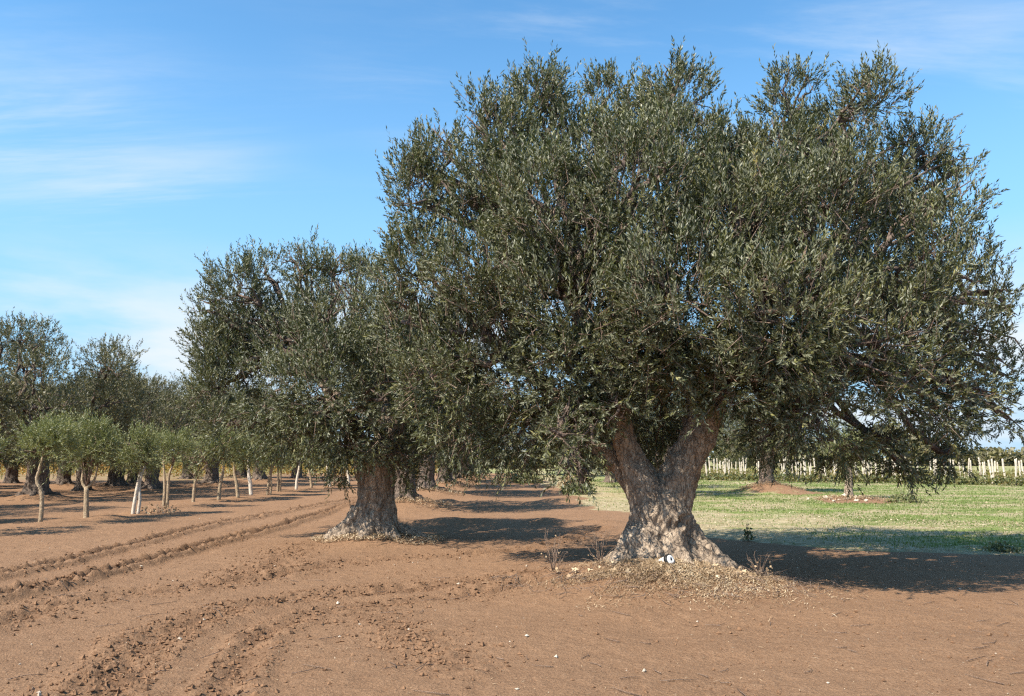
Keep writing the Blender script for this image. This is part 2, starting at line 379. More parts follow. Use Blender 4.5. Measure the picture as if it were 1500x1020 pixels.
def poly_dist(x, y, P):
    d = np.full(np.shape(x), 1e9); P = np.asarray(P, float)
    for a, b in zip(P[:-1], P[1:]):
        ab = b - a; t = np.clip(((x - a[0]) * ab[0] + (y - a[1]) * ab[1]) / ab.dot(ab), 0, 1)
        d = np.minimum(d, np.hypot(x - a[0] - t * ab[0], y - a[1] - t * ab[1]))
    return d
for i_, tr in enumerate(TRACKS):
    P = spline([(a, b, 0) for a, b in tr[0]], 40)[:, :2]; TRACKS[i_] = (P, *tr[1:])
TREAD = spline([(a, b, 0) for a, b in TREAD], 30)[:, :2]
def boundary(y):
    return np.interp(y, [11, 12, 12.9, 13.4, 14.6, 15.6, 17, 25, 40, 60, 90], [40, 16, 9.3, 7.8, 5.6, 4.3, 3.5, 2.7, 2.2, 2.2, 2.2])
def cover(x, y):                               # 0 bare soil .. 1 meadow
    d = x - boundary(y) + 0.45 * fbm2(x * 1.3, y * 1.3, 5) + 0.9 * fbm2(x * .35, y * .35, 6, 2)
    c = smooth(-0.6, 0.7, d)
    far = smooth(76, 84, y)
    c = np.maximum(c, far)
    for (bx, by) in RIGHT[:1] + [SMALL_R]:     # bare earth heaped round these trunks
        r = np.hypot((x - bx) * 0.8, (y - by + 1.0))
        c = c * (0.2 + 0.8 * smooth(0.5, 2.6, r + 0.9 * fbm2(x, y, 9)))
    left = smooth(-14, -22, x) * smooth(40, 60, y) * 0.45
    return np.maximum(c, left)
def dryness(x, y):                             # straw-coloured parts of the meadow
    return np.clip(smooth(6.5, 3.5, x) * smooth(60, 40, y) + 0.9 * np.exp(-((x - 6.5) / 2.8)**2 - ((y - 18.5) / 2.6)**2) + 0.8 * smooth(2.2, .4, np.abs(x - boundary(y))), 0, 1)
def turned(x, y):                              # freshly turned, darker earth along the wheel tracks
    t = np.zeros(np.shape(x))
    for (P, w, dep, cl), k in zip(TRACKS, (.75, 1, .8, .9, .7, .7, .6, .1)):
        d = poly_dist(x, y, P) + 0.10 * noise2(x * 3, y * 3, 33)
        t = np.maximum(t, k * np.exp(-(d / (1.5 * w))**2) * (.55 + .6 * noise2(x * 5, y * 5, 34)))
    return np.clip(t, 0, 1) * (1 - .8 * np.exp(-(poly_dist(x, y, TREAD) / 0.15)**4))
def mound(x, y, cx, cy, h, r): return h * np.exp(-((x - cx)**2 + (y - cy)**2) / (r * r))
def height(x, y, fine=True):
    x = np.asarray(x, float); y = np.asarray(y, float)
    cov = cover(x, y)
    near = smooth(400, 90, y)
    h = (0.035 * fbm2(x * 0.55, y * 0.55, 1) + 0.018 * fbm2(x * 1.7, y * 1.7, 2, 2)) * near
    rough = 0.4 + 0.6 * smooth(-0.2, 0.5, fbm2(x * 0.7, y * 0.7, 21))
    if fine:
        n = fbm2(x * 9, y * 9, 3, 3)
        h = h + (0.011 * n + 0.012 * np.maximum(0, noise2(x * 16, y * 16, 4) - 0.35)) * rough * (1 - 0.6 * cov) * near
    tread = np.exp(-(poly_dist(x, y, TREAD) / 0.17)**4)
    for P, w, dep, cl in TRACKS:
        m = (np.abs(x - P[:, 0].mean()) < np.ptp(P[:, 0]) / 2 + 2.5)
        if not np.any(m): continue
        d = poly_dist(x, y, P) + 0.05 * noise2(x * 2.3, y * 2.3, 31)
        prof = -dep * np.exp(-(d / w)**2) + 0.75 * dep * np.exp(-((d - 2.0 * w) / (0.8 * w))**2)
        h = h + prof
        if fine:
            cn = np.maximum(0, fbm2(x * 12, y * 12, 41, 3) + 0.10)
            h = h + cl * 1.0 * cn * np.exp(-((d - 0.6 * w) / (2.0 * w))**2) * (1 - tread)
    h = h - 0.02 * tread
    # banks of turned earth along the tree row and heaps round each trunk
    h = h + mound(x, y, MAIN[0] - .08, MAIN[1] - 0.32, 0.27, 1.2) + mound(x, y, SECOND[0], SECOND[1], 0.20, 1.0)
    for (cx_, cy__) in ROW: h = h + mound(x, y, cx_, cy__, 0.38, 1.5)
    for (cx_, cy__) in GROVE[:6]: h = h + mound(x, y, cx_, cy__, 0.25, 1.2)
    h = h + mound(x, y, RIGHT[0][0], RIGHT[0][1] - .3, 0.48, 1.35) + mound(x, y, SMALL_R[0], SMALL_R[1], 0.15, 0.9)
    d = poly_dist(x, y, [(-10.9, 12), (-10.7, 30), (-9.3, 56)])
    h = h + 0.10 * np.exp(-(d / 0.7)**2) * (0.6 + 0.6 * fbm2(x * 1.5, y * 1.5, 51)) * smooth(16, 19, y)
    for yy in (19.5, 28.2, 36.8, 45.1, 53.5):   # low furrow ridges between the trees, across the lane
        d = np.abs(y - yy - 0.25 * noise2(x * 0.5, y * 0 + yy, 61))
        h = h + 0.12 * np.exp(-(d / 0.45)**2) * smooth(-4.5, -2.5, x) * smooth(3.2, 1.8, x) * (0.75 + 0.7 * noise2(x * 1.3, y * 1.3, 62))
    return h
def ground_z(x, y): return float(height(np.array([x]), np.array([y]), False)[0])

ys = [-12, -8, -5, -3, -1, 0.5, 2, 3, 3.6]; y = 4.0
while y < 30: ys.append(y); y += max(0.025, 0.0042 * y)
while y < 85: ys.append(y); y += 0.015 * y
while y < 4500: ys.append(y); y *= 1.13
ys = np.array(ys)
tn = np.arange(-0.76, 0.7601, 0.0031)
to = np.array([0.78, 0.81, 0.85, 0.92, 0.98, 1.06, 1.16, 1.3, 1.5, 1.8, 2.3, 3.0])
ts = np.concatenate([-to[::-1], tn, to])
YY, TT = np.meshgrid(ys, ts, indexing='ij')
XX = TT * (np.maximum(YY, -2) + 3.2 + np.maximum(0, -YY - 2))
ZZ = height(XX.ravel(), YY.ravel()).reshape(XX.shape)
COV = cover(XX.ravel(), YY.ravel()).reshape(XX.shape)
TUR = turned(XX.ravel(), YY.ravel()); DRYN = dryness(XX.ravel(), YY.ravel())
nr, nc = XX.shape
idx = np.arange(nr * nc).reshape(nr, nc)
Q = np.stack([idx[:-1, :-1], idx[:-1, 1:], idx[1:, 1:], idx[1:, :-1]], -1).reshape(-1, 4)
fc = COV.ravel()[Q].mean(1)
GV = np.stack([XX.ravel(), YY.ravel(), ZZ.ravel()], -1)
def sub_ground(name, faces, label):
    used, inv = np.unique(faces, return_inverse=True)
    me = new_mesh(name, GV[used], inv.reshape(faces.shape), M_ground, {'cover': ('POINT', COV.ravel()[used]), 'turned': ('POINT', TUR[used]), 'dry': ('POINT', DRYN[used])}, shade=True)
    return tag(link(name, me, kind='structure'), label)
sub_ground('tilled_soil', Q[fc < 0.5], 'bare reddish brown tilled soil of the olive grove with tractor tracks')
sub_ground('meadow_ground', Q[fc >= 0.5], 'green and straw coloured meadow ground on the right behind the big olive')

# ------------------------------------------------------------------ foliage
def leaf_arrays(P, D, L, n, ll, lw, droop, g, spread=0.85):
    """shoots at P along D of length L with n leaves each -> verts, quads, tint"""
    N = len(P)
    side = nrm(np.cross(D, nrm(g.normal(size=(N, 3)))))
    bend = nrm(g.normal(size=(N, 3))) * 0.35 + np.array((0, 0, 1)) * droop[:, None]
    t = (0.12 + 0.88 * (np.arange(n) + 0.5) / n)[None, :] + g.uniform(-0.03, 0.03, (N, n))
    pos = P[:, None] + (D[:, None] * t[..., None] + bend[:, None] * (t * t)[..., None] * 0.5) * L[:, None, None]
    tan = nrm(D[:, None] + bend[:, None] * t[..., None])
    bit = nrm(np.cross(tan, side[:, None])); s2 = np.cross(bit, tan)
    ang = (np.arange(n) // 2 * (np.pi / 2) + np.arange(n) % 2 * np.pi)[None, :] + g.normal(0, 0.35, (N, n))
    rad = s2 * np.cos(ang)[..., None] + bit * np.sin(ang)[..., None]
    sp = spread * g.uniform(0.6, 1.25, (N, n))[..., None] * (1.15 - 0.6 * t[..., None])
    ld = nrm(tan + rad * sp)
    wd = nrm(np.cross(ld, tan + 0.45 * g.normal(size=ld.shape)))
    up = np.cross(wd, ld)
    ln = ll * g.uniform(0.65, 1.2, (N, n))[..., None]; wdth = lw * g.uniform(0.75, 1.2, (N, n))[..., None]
    base = pos; tip = pos + ld * ln + up * ln * g.uniform(-0.15, 0.1, (N, n))[..., None]
    mid = pos + ld * ln * 0.5
    a = mid + wd * wdth * 0.5 + up * wdth * 0.12; b = mid - wd * wdth * 0.5 + up * wdth * 0.12
    V = np.stack([base, b, tip, a], 2).reshape(-1, 3)
    F = np.arange(N * n * 4).reshape(-1, 4)
    sh = g.normal(0, 0.17, (N, 1)); tint = np.clip(0.42 + sh + g.normal(0, 0.17, (N, n)), 0, 0.955)
    tint = np.where(g.random((N, 1)) < 0.0012, 0.98, tint)
    return V, F, tint.ravel()
def crown_points(lobes, dens, g, thr=-0.25, upw=0.5, zlow=2.0, deep=0.5, hole=None, seed=0):
    C = np.array([l[0] for l in lobes]); RR = np.array([l[1] for l in lobes])
    P = []; U = []
    for k, l in enumerate(lobes):
        c, r = l[0], l[1]; d_ = l[2] if len(l) > 2 else 1.0
        n = int(dens * r * r * d_)
        u = nrm(g.normal(size=(n, 3)))
        nz = 0.80 + 0.42 * noise3(u * 1.9 + k * 7.3, seed) + 0.18 * noise3(u * 4.5 + k * 3.1, seed + 1)
        rr = r * nz * (0.45 + 0.55 * g.random(n)**0.55)
        p = c + u * rr[:, None]
        q = noise3(p * 1.5, seed + 2) * 0.5 + noise3(p * 3.6, seed + 3) * 0.6
        keep = (q > thr) | (g.random(n) < 0.06)
        dd = np.linalg.norm(p[:, None] - C[None], axis=2) / RR[None]; dd[:, k] = 9
        keep &= (dd.min(1) > deep) | (g.random(n) < 0.25)
        if hole is not None: keep &= ~hole(p)
        P.append(p[keep]); U.append(u[keep])
    P = np.vstack(P); U = np.vstack(U)
    hgt = smooth(zlow - 0.8, zlow + 1.6, P[:, 2])
    D = nrm(U * 0.75 + np.array((0, 0, 1.0)) * (upw * 1.9 * hgt - 0.18 * (1 - hgt))[:, None] + 0.42 * g.normal(size=P.shape))
    droop = 0.30 * hgt - 0.28 * (1 - hgt) + g.normal(0, 0.2, len(P))
    return P, D, droop
def crown_mesh(name, lobes, dens, g, mat, ll, lw, n=16, L=(0.18, 0.42), tone=0.0, **kw):
    P, D, droop = crown_points(lobes, dens, g, **kw)
    ln = g.uniform(*L, len(P))
    V, F, T = leaf_arrays(P, D, ln, n, ll, lw, droop, g)
    big = noise3(P * 0.9, 77) * 0.16 + noise3(P * 2.6, 78) * 0.17 + tone
    T = np.where(T > 0.97, T, np.clip(T + np.repeat(big, n), 0, 0.955))
    return new_mesh(name, V, F, mat, {'tint': ('FACE', T)}), P, D, ln
def grow(a, b, g, n=7, wob=0.12, lift=0.15):
    a = np.asarray(a, float); b = np.asarray(b, float); d = b - a; L = np.linalg.norm(d)
    t = np.linspace(0, 1, n)[:, None]
    p = a + d * t + np.array((0, 0, 1)) * lift * L * np.sin(np.pi * t) * 0.6
    w = g.normal(size=(n, 3)) * wob * L * 0.35; w[0] = 0; w[-1] *= 0.5
    return p + w * np.sin(np.pi * np.clip(t * 0.9, 0, 1))
def wood(lobes, starts, g, r0=0.085, subs=6, twigs=None, twig_n=0):
    """limbs from the nearest start to each lobe, branchlets from limbs through the lobe"""
    S = np.array([s[0] for s in starts]); limbs = []; br = []; tw = []
    for l in lobes:
        c, r = np.asarray(l[0]), l[1]
        k = np.argmin(np.linalg.norm(S - c, axis=1) + 0.6 * np.maximum(0, S[:, 2] - c[2])); d = np.linalg.norm(S[k] - c)
        ra = min(starts[k][1] * 0.75, r0 * (0.5 + 0.18 * d))
        limb = grow(S[k], c, g, 8, 0.14, 0.12 if c[2] > S[k][2] else 0.25)
        limbs.append((limb, np.linspace(ra, ra * 0.35, 8)))
        for j in range(subs):
            u = nrm(g.normal(size=3) + np.array((0, 0, 0.35)))
            q = limb[g.integers(4, 8)]
            e = c + u * r * g.uniform(0.65, 0.95)
            p = grow(q, e, g, 6, 0.16, 0.1); br.append((p, np.linspace(ra * 0.36, 0.007, 6)))
            for _ in range(2):
                q2 = p[g.integers(2, 5)]; e2 = q2 + nrm(u + 0.8 * g.normal(size=3)) * r * g.uniform(0.25, 0.5)
                br.append((grow(q2, e2, g, 5, 0.15, 0.1), np.linspace(0.011, 0.004, 5)))
    return limbs, br
def twig_items(P, D, ln, frac, g, rad=0.0035):
    k = g.random(len(P)) < frac
    out = []
    for p, d, L in zip(P[k], D[k], ln[k]):
        s = nrm(d + 0.35 * g.normal(size=3)); a = p - s * L * g.uniform(0.4, 1.0); b = p + d * L * 0.8
        out.append((np.array([a, b]), np.array([rad * 1.3, rad * 0.5])))
    return out

# ------------------------------------------------------------------ trunks: tubes fused by a voxel remesh, then fluted
def fused(name, items, voxel, mat, flute=0.05, fine=0.012, seed=0, fs=5.0, cavities=()):
    me = tubes_mesh(name + '_raw', items, None, 18)
    o = bpy.data.objects.new(name, me); col.objects.link(o)
    md = o.modifiers.new('r', 'REMESH'); md.mode = 'VOXEL'; md.voxel_size = voxel
    dg = bpy.context.evaluated_depsgraph_get(); dg.update()
    m2 = bpy.data.meshes.new_from_object(o.evaluated_get(dg))
    bpy.data.objects.remove(o); bpy.data.meshes.remove(me)
    n = len(m2.vertices); co = np.empty(n * 3, np.float32); m2.vertices.foreach_get('co', co); co = co.reshape(-1, 3).astype(float)
    no = np.empty(n * 3, np.float32); m2.vertex_normals.foreach_get('vector', no); no = no.reshape(-1, 3).astype(float)
    q = co * np.array((1, 1, 0.22))
    wv = co + 0.25 * np.stack([noise3(co * 1.3, seed + 5), noise3(co * 1.3, seed + 6), 0 * co[:, 0]], -1)
    q = wv * np.array((1, 1, 0.22))
    d = flute * noise3(q * fs, seed) + flute * 0.55 * (1 - 2.2 * np.abs(noise3(q * fs * 1.9, seed + 1)))
    d += fine * noise3(co * np.array((1, 1, 0.5)) * 26, seed + 2) + flute * 0.5 * noise3(co * 4.0, seed + 3)
    d += flute * 0.32 * (1 - 2.6 * np.abs(noise3(wv * np.array((1, 1, 0.30)) * fs * 4.2, seed + 8)))
    d += flute * 0.55 * np.maximum(0, noise3(co * 9.0, seed + 9) - 0.25)
    for c, r, dep in cavities:
        rr = np.linalg.norm((co - np.asarray(c)) / np.asarray(r), axis=1)
        d += dep * (-np.exp(-rr**2) + 0.45 * np.exp(-((rr - 1.5) / 0.45)**2))
    co = co + no * d[:, None]
    m2.vertices.foreach_set('co', co.astype(np.float32).ravel()); m2.update()
    m2.name = name; m2.materials.clear(); m2.materials.append(mat)
    m2.polygons.foreach_set('use_smooth', np.ones(len(m2.polygons), bool))
    return m2
def roots(r, n, g, reach=1.0, rr=0.13, h0=0.5):
    out = []
    for k in range(n):
        a = 2 * np.pi * (k + g.uniform(-0.3, 0.3)) / n; c, s = math.cos(a), math.sin(a); q = reach * g.uniform(0.7, 1.2)
        out.append((spline([(c * r * 0.42, s * r * 0.42, h0 * 1.7), (c * r * 0.66, s * r * 0.66, h0 * 0.95), (c * r * 0.97, s * r * 0.97, h0 * 0.40), (c * (r + 0.28 * q), s * (r + 0.28 * q), h0 * 0.13), (c * (r + 0.62 * q), s * (r + 0.62 * q), -0.08)], 9),
                    np.interp(np.linspace(0, 1, 9), [0, .3, .55, 1], [rr * 1.0, rr * 1.2, rr * 1.0, rr * 0.55])))
    return out

# ---- main olive
g = np.random.default_rng(11)
main_loc = (MAIN[0], MAIN[1], 0.12)
main = thing('olive_tree', 'huge spreading old olive tree with forked V shaped trunk on the right of the photo', 'tree', main_loc, 0, 'old olive trees of the grove')
O = np.array(main_loc)
items = [
 (spline([(0, 0, -0.25), (0, 0, 0.12), (0.0, 0, 0.5), (-0.02, 0, 0.85), (0.0, 0, 1.12)], 12), np.interp(np.linspace(0, 1, 12), [0, .25, .5, .75, .9, 1], [.55, .48, .41, .385, .31, .16])),
 (spline([(-0.10, 0, 0.35), (-0.17, 0, 0.75), (-0.24, 0, 1.15), (-0.41, 0.03, 1.65), (-0.55, 0.0, 2.2), (-0.80, 0.1, 2.9), (-1.1, 0.2, 3.7)], 14), np.interp(np.linspace(0, 1, 14), [0, .17, .33, .5, .66, .83, 1], [.22, .25, .225, .165, .15, .13, .10])),
 (spline([(0.10, 0, 0.35), (0.15, 0, 0.75), (0.24, 0, 1.15), (0.46, -0.03, 1.62), (0.72, -0.05, 2.2), (1.05, 0.1, 2.75), (1.6, 0.25, 3.5)], 14), np.interp(np.linspace(0, 1, 14), [0, .17, .33, .5, .66, .83, 1], [.23, .265, .255, .215, .195, .16, .12])),
 (spline([(-0.15, 0.2, 0.9), (-0.45, 0.40, 1.35), (-0.85, 0.5, 1.75), (-1.15, 0.6, 2.15), (-1.7, 0.7, 2.7)], 12), np.interp(np.linspace(0, 1, 12), [0, .3, .6, 1], [.20, .15, .13, .10])),
 (spline([(0.55, 0.0, 1.75), (0.68, 0.4, 2.3), (0.60, 1.0, 2.9), (0.45, 1.6, 3.5)], 12), np.linspace(.19, .11, 12)),
] + roots(0.44, 10, g, 0.7, 0.14, 0.5) + [
 (spline([(0.16, -0.04, 1.0), (0.29, -0.09, 0.68), (0.46, -0.16, 0.38), (0.66, -0.24, 0.16), (0.98, -0.34, -0.06)], 11), np.interp(np.linspace(0, 1, 11), [0, .35, .6, 1], [.09, .13, .12, .08])),
 (spline([(-0.14, -0.05, 0.85), (-0.34, -0.15, 0.5), (-0.50, -0.25, 0.25), (-0.66, -0.33, 0.06), (-0.85, -0.42, -0.12)], 11), np.interp(np.linspace(0, 1, 11), [0, .35, .6, 1], [.09, .15, .13, .08]))]
m_trunk = fused('trunk', items, 0.020, M_bark, 0.040, 0.012, 3, cavities=[((0.20, -0.40, 0.66), (0.045, 0.2, 0.065), 0.09), ((0.15, -0.42, 0.58), (0.04, 0.2, 0.05), 0.07), ((0.26, -0.40, 0.72), (0.05, 0.2, 0.03), 0.05), ((0.13, -0.42, 0.22), (0.09, 0.2, 0.07), 0.05), ((-0.13, -0.42, 0.95), (0.05, 0.2, 0.14), 0.04)])
link('trunk', m_trunk, main)
YD = 10.75
def px_lobes(rows, yd):
    out = []
    for r in rows:
        px, py, rp, dy = r[:4]; Y = yd + dy
        out.append((at(px, py, Y), rp * Y / 1150 / 0.98, r[4] if len(r) > 4 else 1.0))
    return out
main_rows = [
 (790,142,58,.5),(735,205,66,0.3),(890,150,48,1.0),(985,140,62,.3),(1000,215,70,-.2),(1065,225,58,1),(1152,145,54,.5),(1150,220,66,.2),(1240,205,58,1.2),(1272,145,50,0),(1345,225,56,.3,.7),
 (1385,305,58,-.2,.6),(1390,395,66,.3,.6),(660,235,66,.6),(612,295,56,.6,.8),(610,385,64,.5),(592,470,56,.9,.8),(630,555,72,.9),(690,625,66,1.3),
 (1415,490,58,-.4,.8),(1418,568,56,0,1.0),(1392,608,52,.6,1.0),(600,250,34,.5,.8),(700,165,34,.5,.9),(1400,250,36,.2,.7),(1460,430,26,0,.6),
 (800,300,108,-.9),(930,275,108,-1.4),(1080,325,108,-1.5),(1210,305,104,-1.4),(1310,410,108,-1.1,.8),
 (720,395,106,-.2),(850,425,112,-1.1),(990,425,112,-1.9),(1140,455,118,-2.1),(1260,535,108,-1.6),
 (720,525,106,.5),(830,545,92,-.1),(955,500,84,-1.2),(1085,545,92,-1.3),(1180,590,88,-1.3),(1350,580,86,-.9,.8),
 (760,635,60,1.0),(845,640,40,.6),(1300,655,42,-.6),(1225,645,48,-1.0),(1135,635,40,-.9),(850,700,24,.4,1.5),(868,652,32,-.9,.45),(838,682,28,-1.0,.5),(856,708,20,-.6,1.0),(820,640,34,-.9,.5),(905,600,40,-.9,.5),(1385,668,26,.2),(1325,682,20,-.4),(880,560,62,-.3),(1010,535,50,-1.2),
 (800,350,150,2.0,.8),(1000,320,170,2.4,.8),(1200,360,150,2.1,.8),(900,500,140,2.1,.8),(1150,530,130,2.2,.8),(700,480,110,2.0,.8),(1330,500,110,1.7,.6),(960,600,90,2.4,1.0),(700,290,70,.4),(730,265,58,.0),(850,215,66,.6),(930,195,58,.8),(1100,265,70,.6),(1325,300,72,.4),(1345,480,74,.1),(1200,200,50,.9),(898,582,40,-.5,.8),(1062,572,50,-.6,.9),(965,552,54,-.7,1.0),(860,606,40,-.5,.7),(1472,545,36,1.0,.6),(1478,610,34,1.2,.6),(1470,455,22,.8,.7)]
mlobes = [(p - O, r, d) for p, r, d in px_lobes(main_rows, YD)]
def main_hole(p):                              # keep the fork of the trunk open to the front
    return (np.abs(p[:, 0] - 0.12) < 0.85) & (p[:, 2] < 1.85 + 0.35 * np.abs(p[:, 0] - 0.1)) & (p[:, 1] < 0.9) | ((p[:, 2] < 1.2))
mc, mP, mD, mL = crown_mesh('crown', mlobes, 1120, g, M_leaf, 0.076, 0.0205, 15, (0.13, 0.36), thr=-0.16, upw=0.55, zlow=2.1, hole=main_hole, seed=100)
link('crown', mc, main, kind='stuff')
starts = [((-1.1, .2, 3.7), .11), ((1.6, .25, 3.5), .13), ((-1.7, .7, 2.7), .10), ((.45, 1.6, 3.5), .11), ((-.8, .1, 2.9), .15), ((1.05, .1, 2.75), .19), ((-1.15, .6, 2.15), .13)]
starts = [(np.array(a), b) for a, b in starts]
limbs, brs = wood(mlobes, starts, g, 0.085, 5)
for l in limbs: link('limb', tubes_mesh('limb', [l], M_branch, 8), main)
link('branches', tubes_mesh('branches', brs, M_branch, 5), main, kind='stuff')
link('twigs', tubes_mesh('twigs', twig_items(mP, mD, mL, 0.26, g, 0.0045), M_twig, 3, cap=False), main, kind='stuff')

# ---- second olive
g = np.random.default_rng(12)
sl = (SECOND[0], SECOND[1], 0.12); O2 = np.array(sl)
second = thing('olive_tree', 'old olive tree with one thick upright trunk left of the huge forked olive', 'tree', sl, 0, 'old olive trees of the grove')
items = [(spline([(0, 0, -.25), (0, 0, .15), (0, 0, .6), (.0, 0, 1.0), (.02, 0, 1.4)], 12), np.interp(np.linspace(0, 1, 12), [0, .25, .5, .75, 1], [.48, .42, .345, .33, .32])),
 (spline([(-.1, 0, 1.0), (-.25, .02, 1.5), (-.6, .0, 2.2), (-1.1, .1, 3.0)], 10), np.linspace(.24, .11, 10)),
 (spline([(.1, 0, 1.0), (.2, .05, 1.5), (.4, .1, 2.3), (.8, .0, 3.2)], 10), np.linspace(.24, .11, 10)),
 (spline([(0, .1, 1.0), (.0, .4, 1.6), (.05, .9, 2.5)], 10), np.linspace(.22, .10, 10))] + roots(.36, 8, g, .8, .12, .42) + [
 (spline([(-.3, -.12, .5), (-.42, -.18, .26), (-.62, -.25, .1), (-.85, -.35, -.06)], 9), np.linspace(.13, .08, 9))]
link('trunk', fused('trunk', items, 0.022, M_bark, 0.045, 0.011, 13, cavities=[((-.05, -.32, .62), (.06, .2, .16), .05)]), second)
rows2 = [(345,432,50,0),(385,400,34,.3),(450,402,48,.3),(434,384,26,.2),(520,420,50,0),(492,398,30,.3),(314,500,40,.2,1.0),(300,455,22,.1,.6),(345,505,46,.8,.9),(400,480,58,.9,1.0),(480,470,66,-1),(560,480,84,-1),(398,580,66,-1),(320,570,50,.2,1.0),(335,625,46,0),
 (480,570,76,-1.5),(560,585,80,-1.4),(500,650,46,-.9),(560,655,44,-.7),(625,560,80,.2),(430,635,44,-.4),(640,650,55,.2),(690,660,36,.4),(590,690,24,-.3),(470,648,32,-1.0,.8),(505,682,26,-.6,1.0),(545,672,34,-.7,1.0),(430,500,60,-.2,.8),(375,475,50,.2),(340,535,50,.3),(316,540,38,.1),(480,500,90,2,.8),(570,520,90,2,.8),(400,620,60,1.6,.8),(620,600,80,2,.8)]
lob2 = [(p - O2, r, d) for p, r, d in px_lobes(rows2, SECOND[1])]
hole2 = lambda p: ((np.abs(p[:, 0]) < .45) & (p[:, 2] < 1.45) & (p[:, 1] < 1)) | (p[:, 2] < .95)
c2, P2, D2, L2 = crown_mesh('crown', lob2, 1020, g, M_leaf, 0.082, 0.022, 13, (.15, .38), thr=-.10, upw=.5, zlow=2.0, hole=hole2, seed=200)
link('crown', c2, second, kind='stuff')
st2 = [(np.array(a), b) for a, b in [((-1.1, .1, 3.0), .11), ((.8, 0, 3.2), .11), ((.05, .9, 2.5), .10), ((-.6, 0, 2.2), .16)]]
limbs, brs = wood(lob2, st2, g, .08, 5)
for l in limbs: link('limb', tubes_mesh('limb', [l], M_branch, 7), second)
link('branches', tubes_mesh('branches', brs, M_branch, 4), second, kind='stuff')
link('twigs', tubes_mesh('twigs', twig_items(P2, D2, L2, .12, g, .005), M_twig, 3, cap=False), second, kind='stuff')

# ---- the other old olives: three built, the rest copied
def old_olive(seed, H, Rr, ll, lw, dens, mat, n=12, low=1.15):
    g = np.random.default_rng(seed)
    r = thing('olive_tree', 'old olive', 'tree', (0, 0, 0), 0, 'old olive trees of the grove')
    its = [(spline([(0, 0, -.4), (0, 0, .1), (0.03, 0, .6), (-.02, 0, 1.3)], 10), np.interp(np.linspace(0, 1, 10), [0, .3, .6, 1], [.56, .47, .37, .35]))]
    st = []
    for k in range(4):
        a = k * 1.57 + g.uniform(-.4, .4); c, s = math.cos(a), math.sin(a)
        e = np.array((c * Rr * .38, s * Rr * .38, H * .46))
        its.append((spline([(0, 0, .8), (c * .2, s * .2, 1.35), (c * .55, s * .55, 2.0), e], 9), np.linspace(.26, .11, 9))); st.append((e, .11))
    its += roots(.38, 7, g, .8, .12, .42)
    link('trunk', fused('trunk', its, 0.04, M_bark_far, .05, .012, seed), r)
    lobes = []
    for k in range(30):
        a = g.uniform(0, 2 * np.pi); v = g.uniform(-0.75, 1.0)
        rad = Rr * .72 * math.sqrt(max(0, 1 - max(v, -.2)**2 * .9)) * g.uniform(.75, 1.05)
        z = H * .56 + v * H * .33 * (1 if v > 0 else 1.0)
        lobes.append((np.array((rad * math.cos(a), rad * math.sin(a), max(z, low + .45))), g.uniform(.75, 1.2) * (0.85 if v > .6 else 1), 1.0))
    lobes.append((np.array((0, 0, H * .6)), Rr * .5, .6))
    hole = lambda p: (p[:, 2] < low + 0.35 * noise3(p * 1.2, 5)) | ((np.hypot(p[:, 0], p[:, 1]) < .6) & (p[:, 2] < 1.6))
    me, P, D, L = crown_mesh('crown', lobes, dens, g, mat, ll, lw, n, (.22, .5), thr=-.22, upw=.4, zlow=low + .9, hole=hole, seed=seed * 10)
    link('crown', me, r, kind='stuff')
    lm, br = wood(lobes, st, g, .08, 4)
    link('branches', tubes_mesh('branches', lm + br, M_branch, 4), r, kind='stuff')
    return r
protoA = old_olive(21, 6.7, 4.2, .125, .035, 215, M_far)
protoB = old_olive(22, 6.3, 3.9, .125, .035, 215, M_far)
protoC = old_olive(23, 6.5, 3.3, .108, .030, 255, M_leaf)
old = []
def place(proto, x, y, rz, s, label, used=set()):
    z = ground_z(x, y) - 0.12
    if proto.name not in used:
        used.add(proto.name); proto.location = (x, y, z); proto.rotation_euler = (0, 0, rz); proto.scale = (s, s, s); proto['label'] = label; return proto
    return copy_thing(proto, (x, y, z), rz, (s, s, s), label)
GN = ['tall old olive with gnarled trunk behind the leftmost young olives', 'old olive trunk glimpsed between the first and second young olives', 'old olive with black shaded trunk behind the whitish twin stemmed young olive',
 'old olive on a pale root heap behind the fifth young olive', 'far old olive behind the middle of the young row, in the second rank', 'old olive behind the middle of the young row, dark trunk beside pale stems',
 'old olive at the far left edge with crown cut by the frame', 'old olive in the rear rank at the far left edge', 'far old olive behind the distant end of the young row', 'rear rank old olive with rounded top left of the orange vines',
 'rearmost old olive at the left behind the grove edge', 'rear rank old olive seen over the young row, furthest of its rank', 'old olive beyond the left edge, its shadow crossing the soil under the young row', 'old olive farther beyond the left edge in the rear rank', 'old olive filling the gap behind the gnarled leftmost trunk', 'old olive far behind the third young olive in the rear rank', 'old olive far behind the leftmost young olive in the rear rank']
SC = [1.02, .84, .80, .95, .95, .97, 1.02, 1.0, .98, .97, .95, .98, 1.0, 1.0, .86, 1.08, 1.0]
for k, (x, y) in enumerate(GROVE):
    place((protoA, protoB)[k % 2], x, y, k * 1.9 + .4, SC[k], GN[k])
RN = ['old olive with shaded trunk on a heap, right behind the thick upright trunk', 'fourth old olive of the row along the shaded lane', 'fifth old olive of the row along the shaded lane', 'sixth old olive of the row along the shaded lane', 'seventh old olive of the row, where the lane narrows', 'last old olive of the row, closing the lane']
for k, (x, y) in enumerate(ROW):
    place(protoC if k % 2 == 0 else protoB, x, y, k * 2.3, (.93, .9, .92, .9, .95, .92)[k], RN[k])
TN = ['old olive on a heap of earth in the meadow, right of the forked trunk', 'old olive seen through the fork of the huge trunk', 'old olive in the meadow row hidden behind the huge trunk', 'furthest olive of the meadow row behind the huge trunk', 'dark olive standing across the far end of the lane', 'far olive right of the lane end']
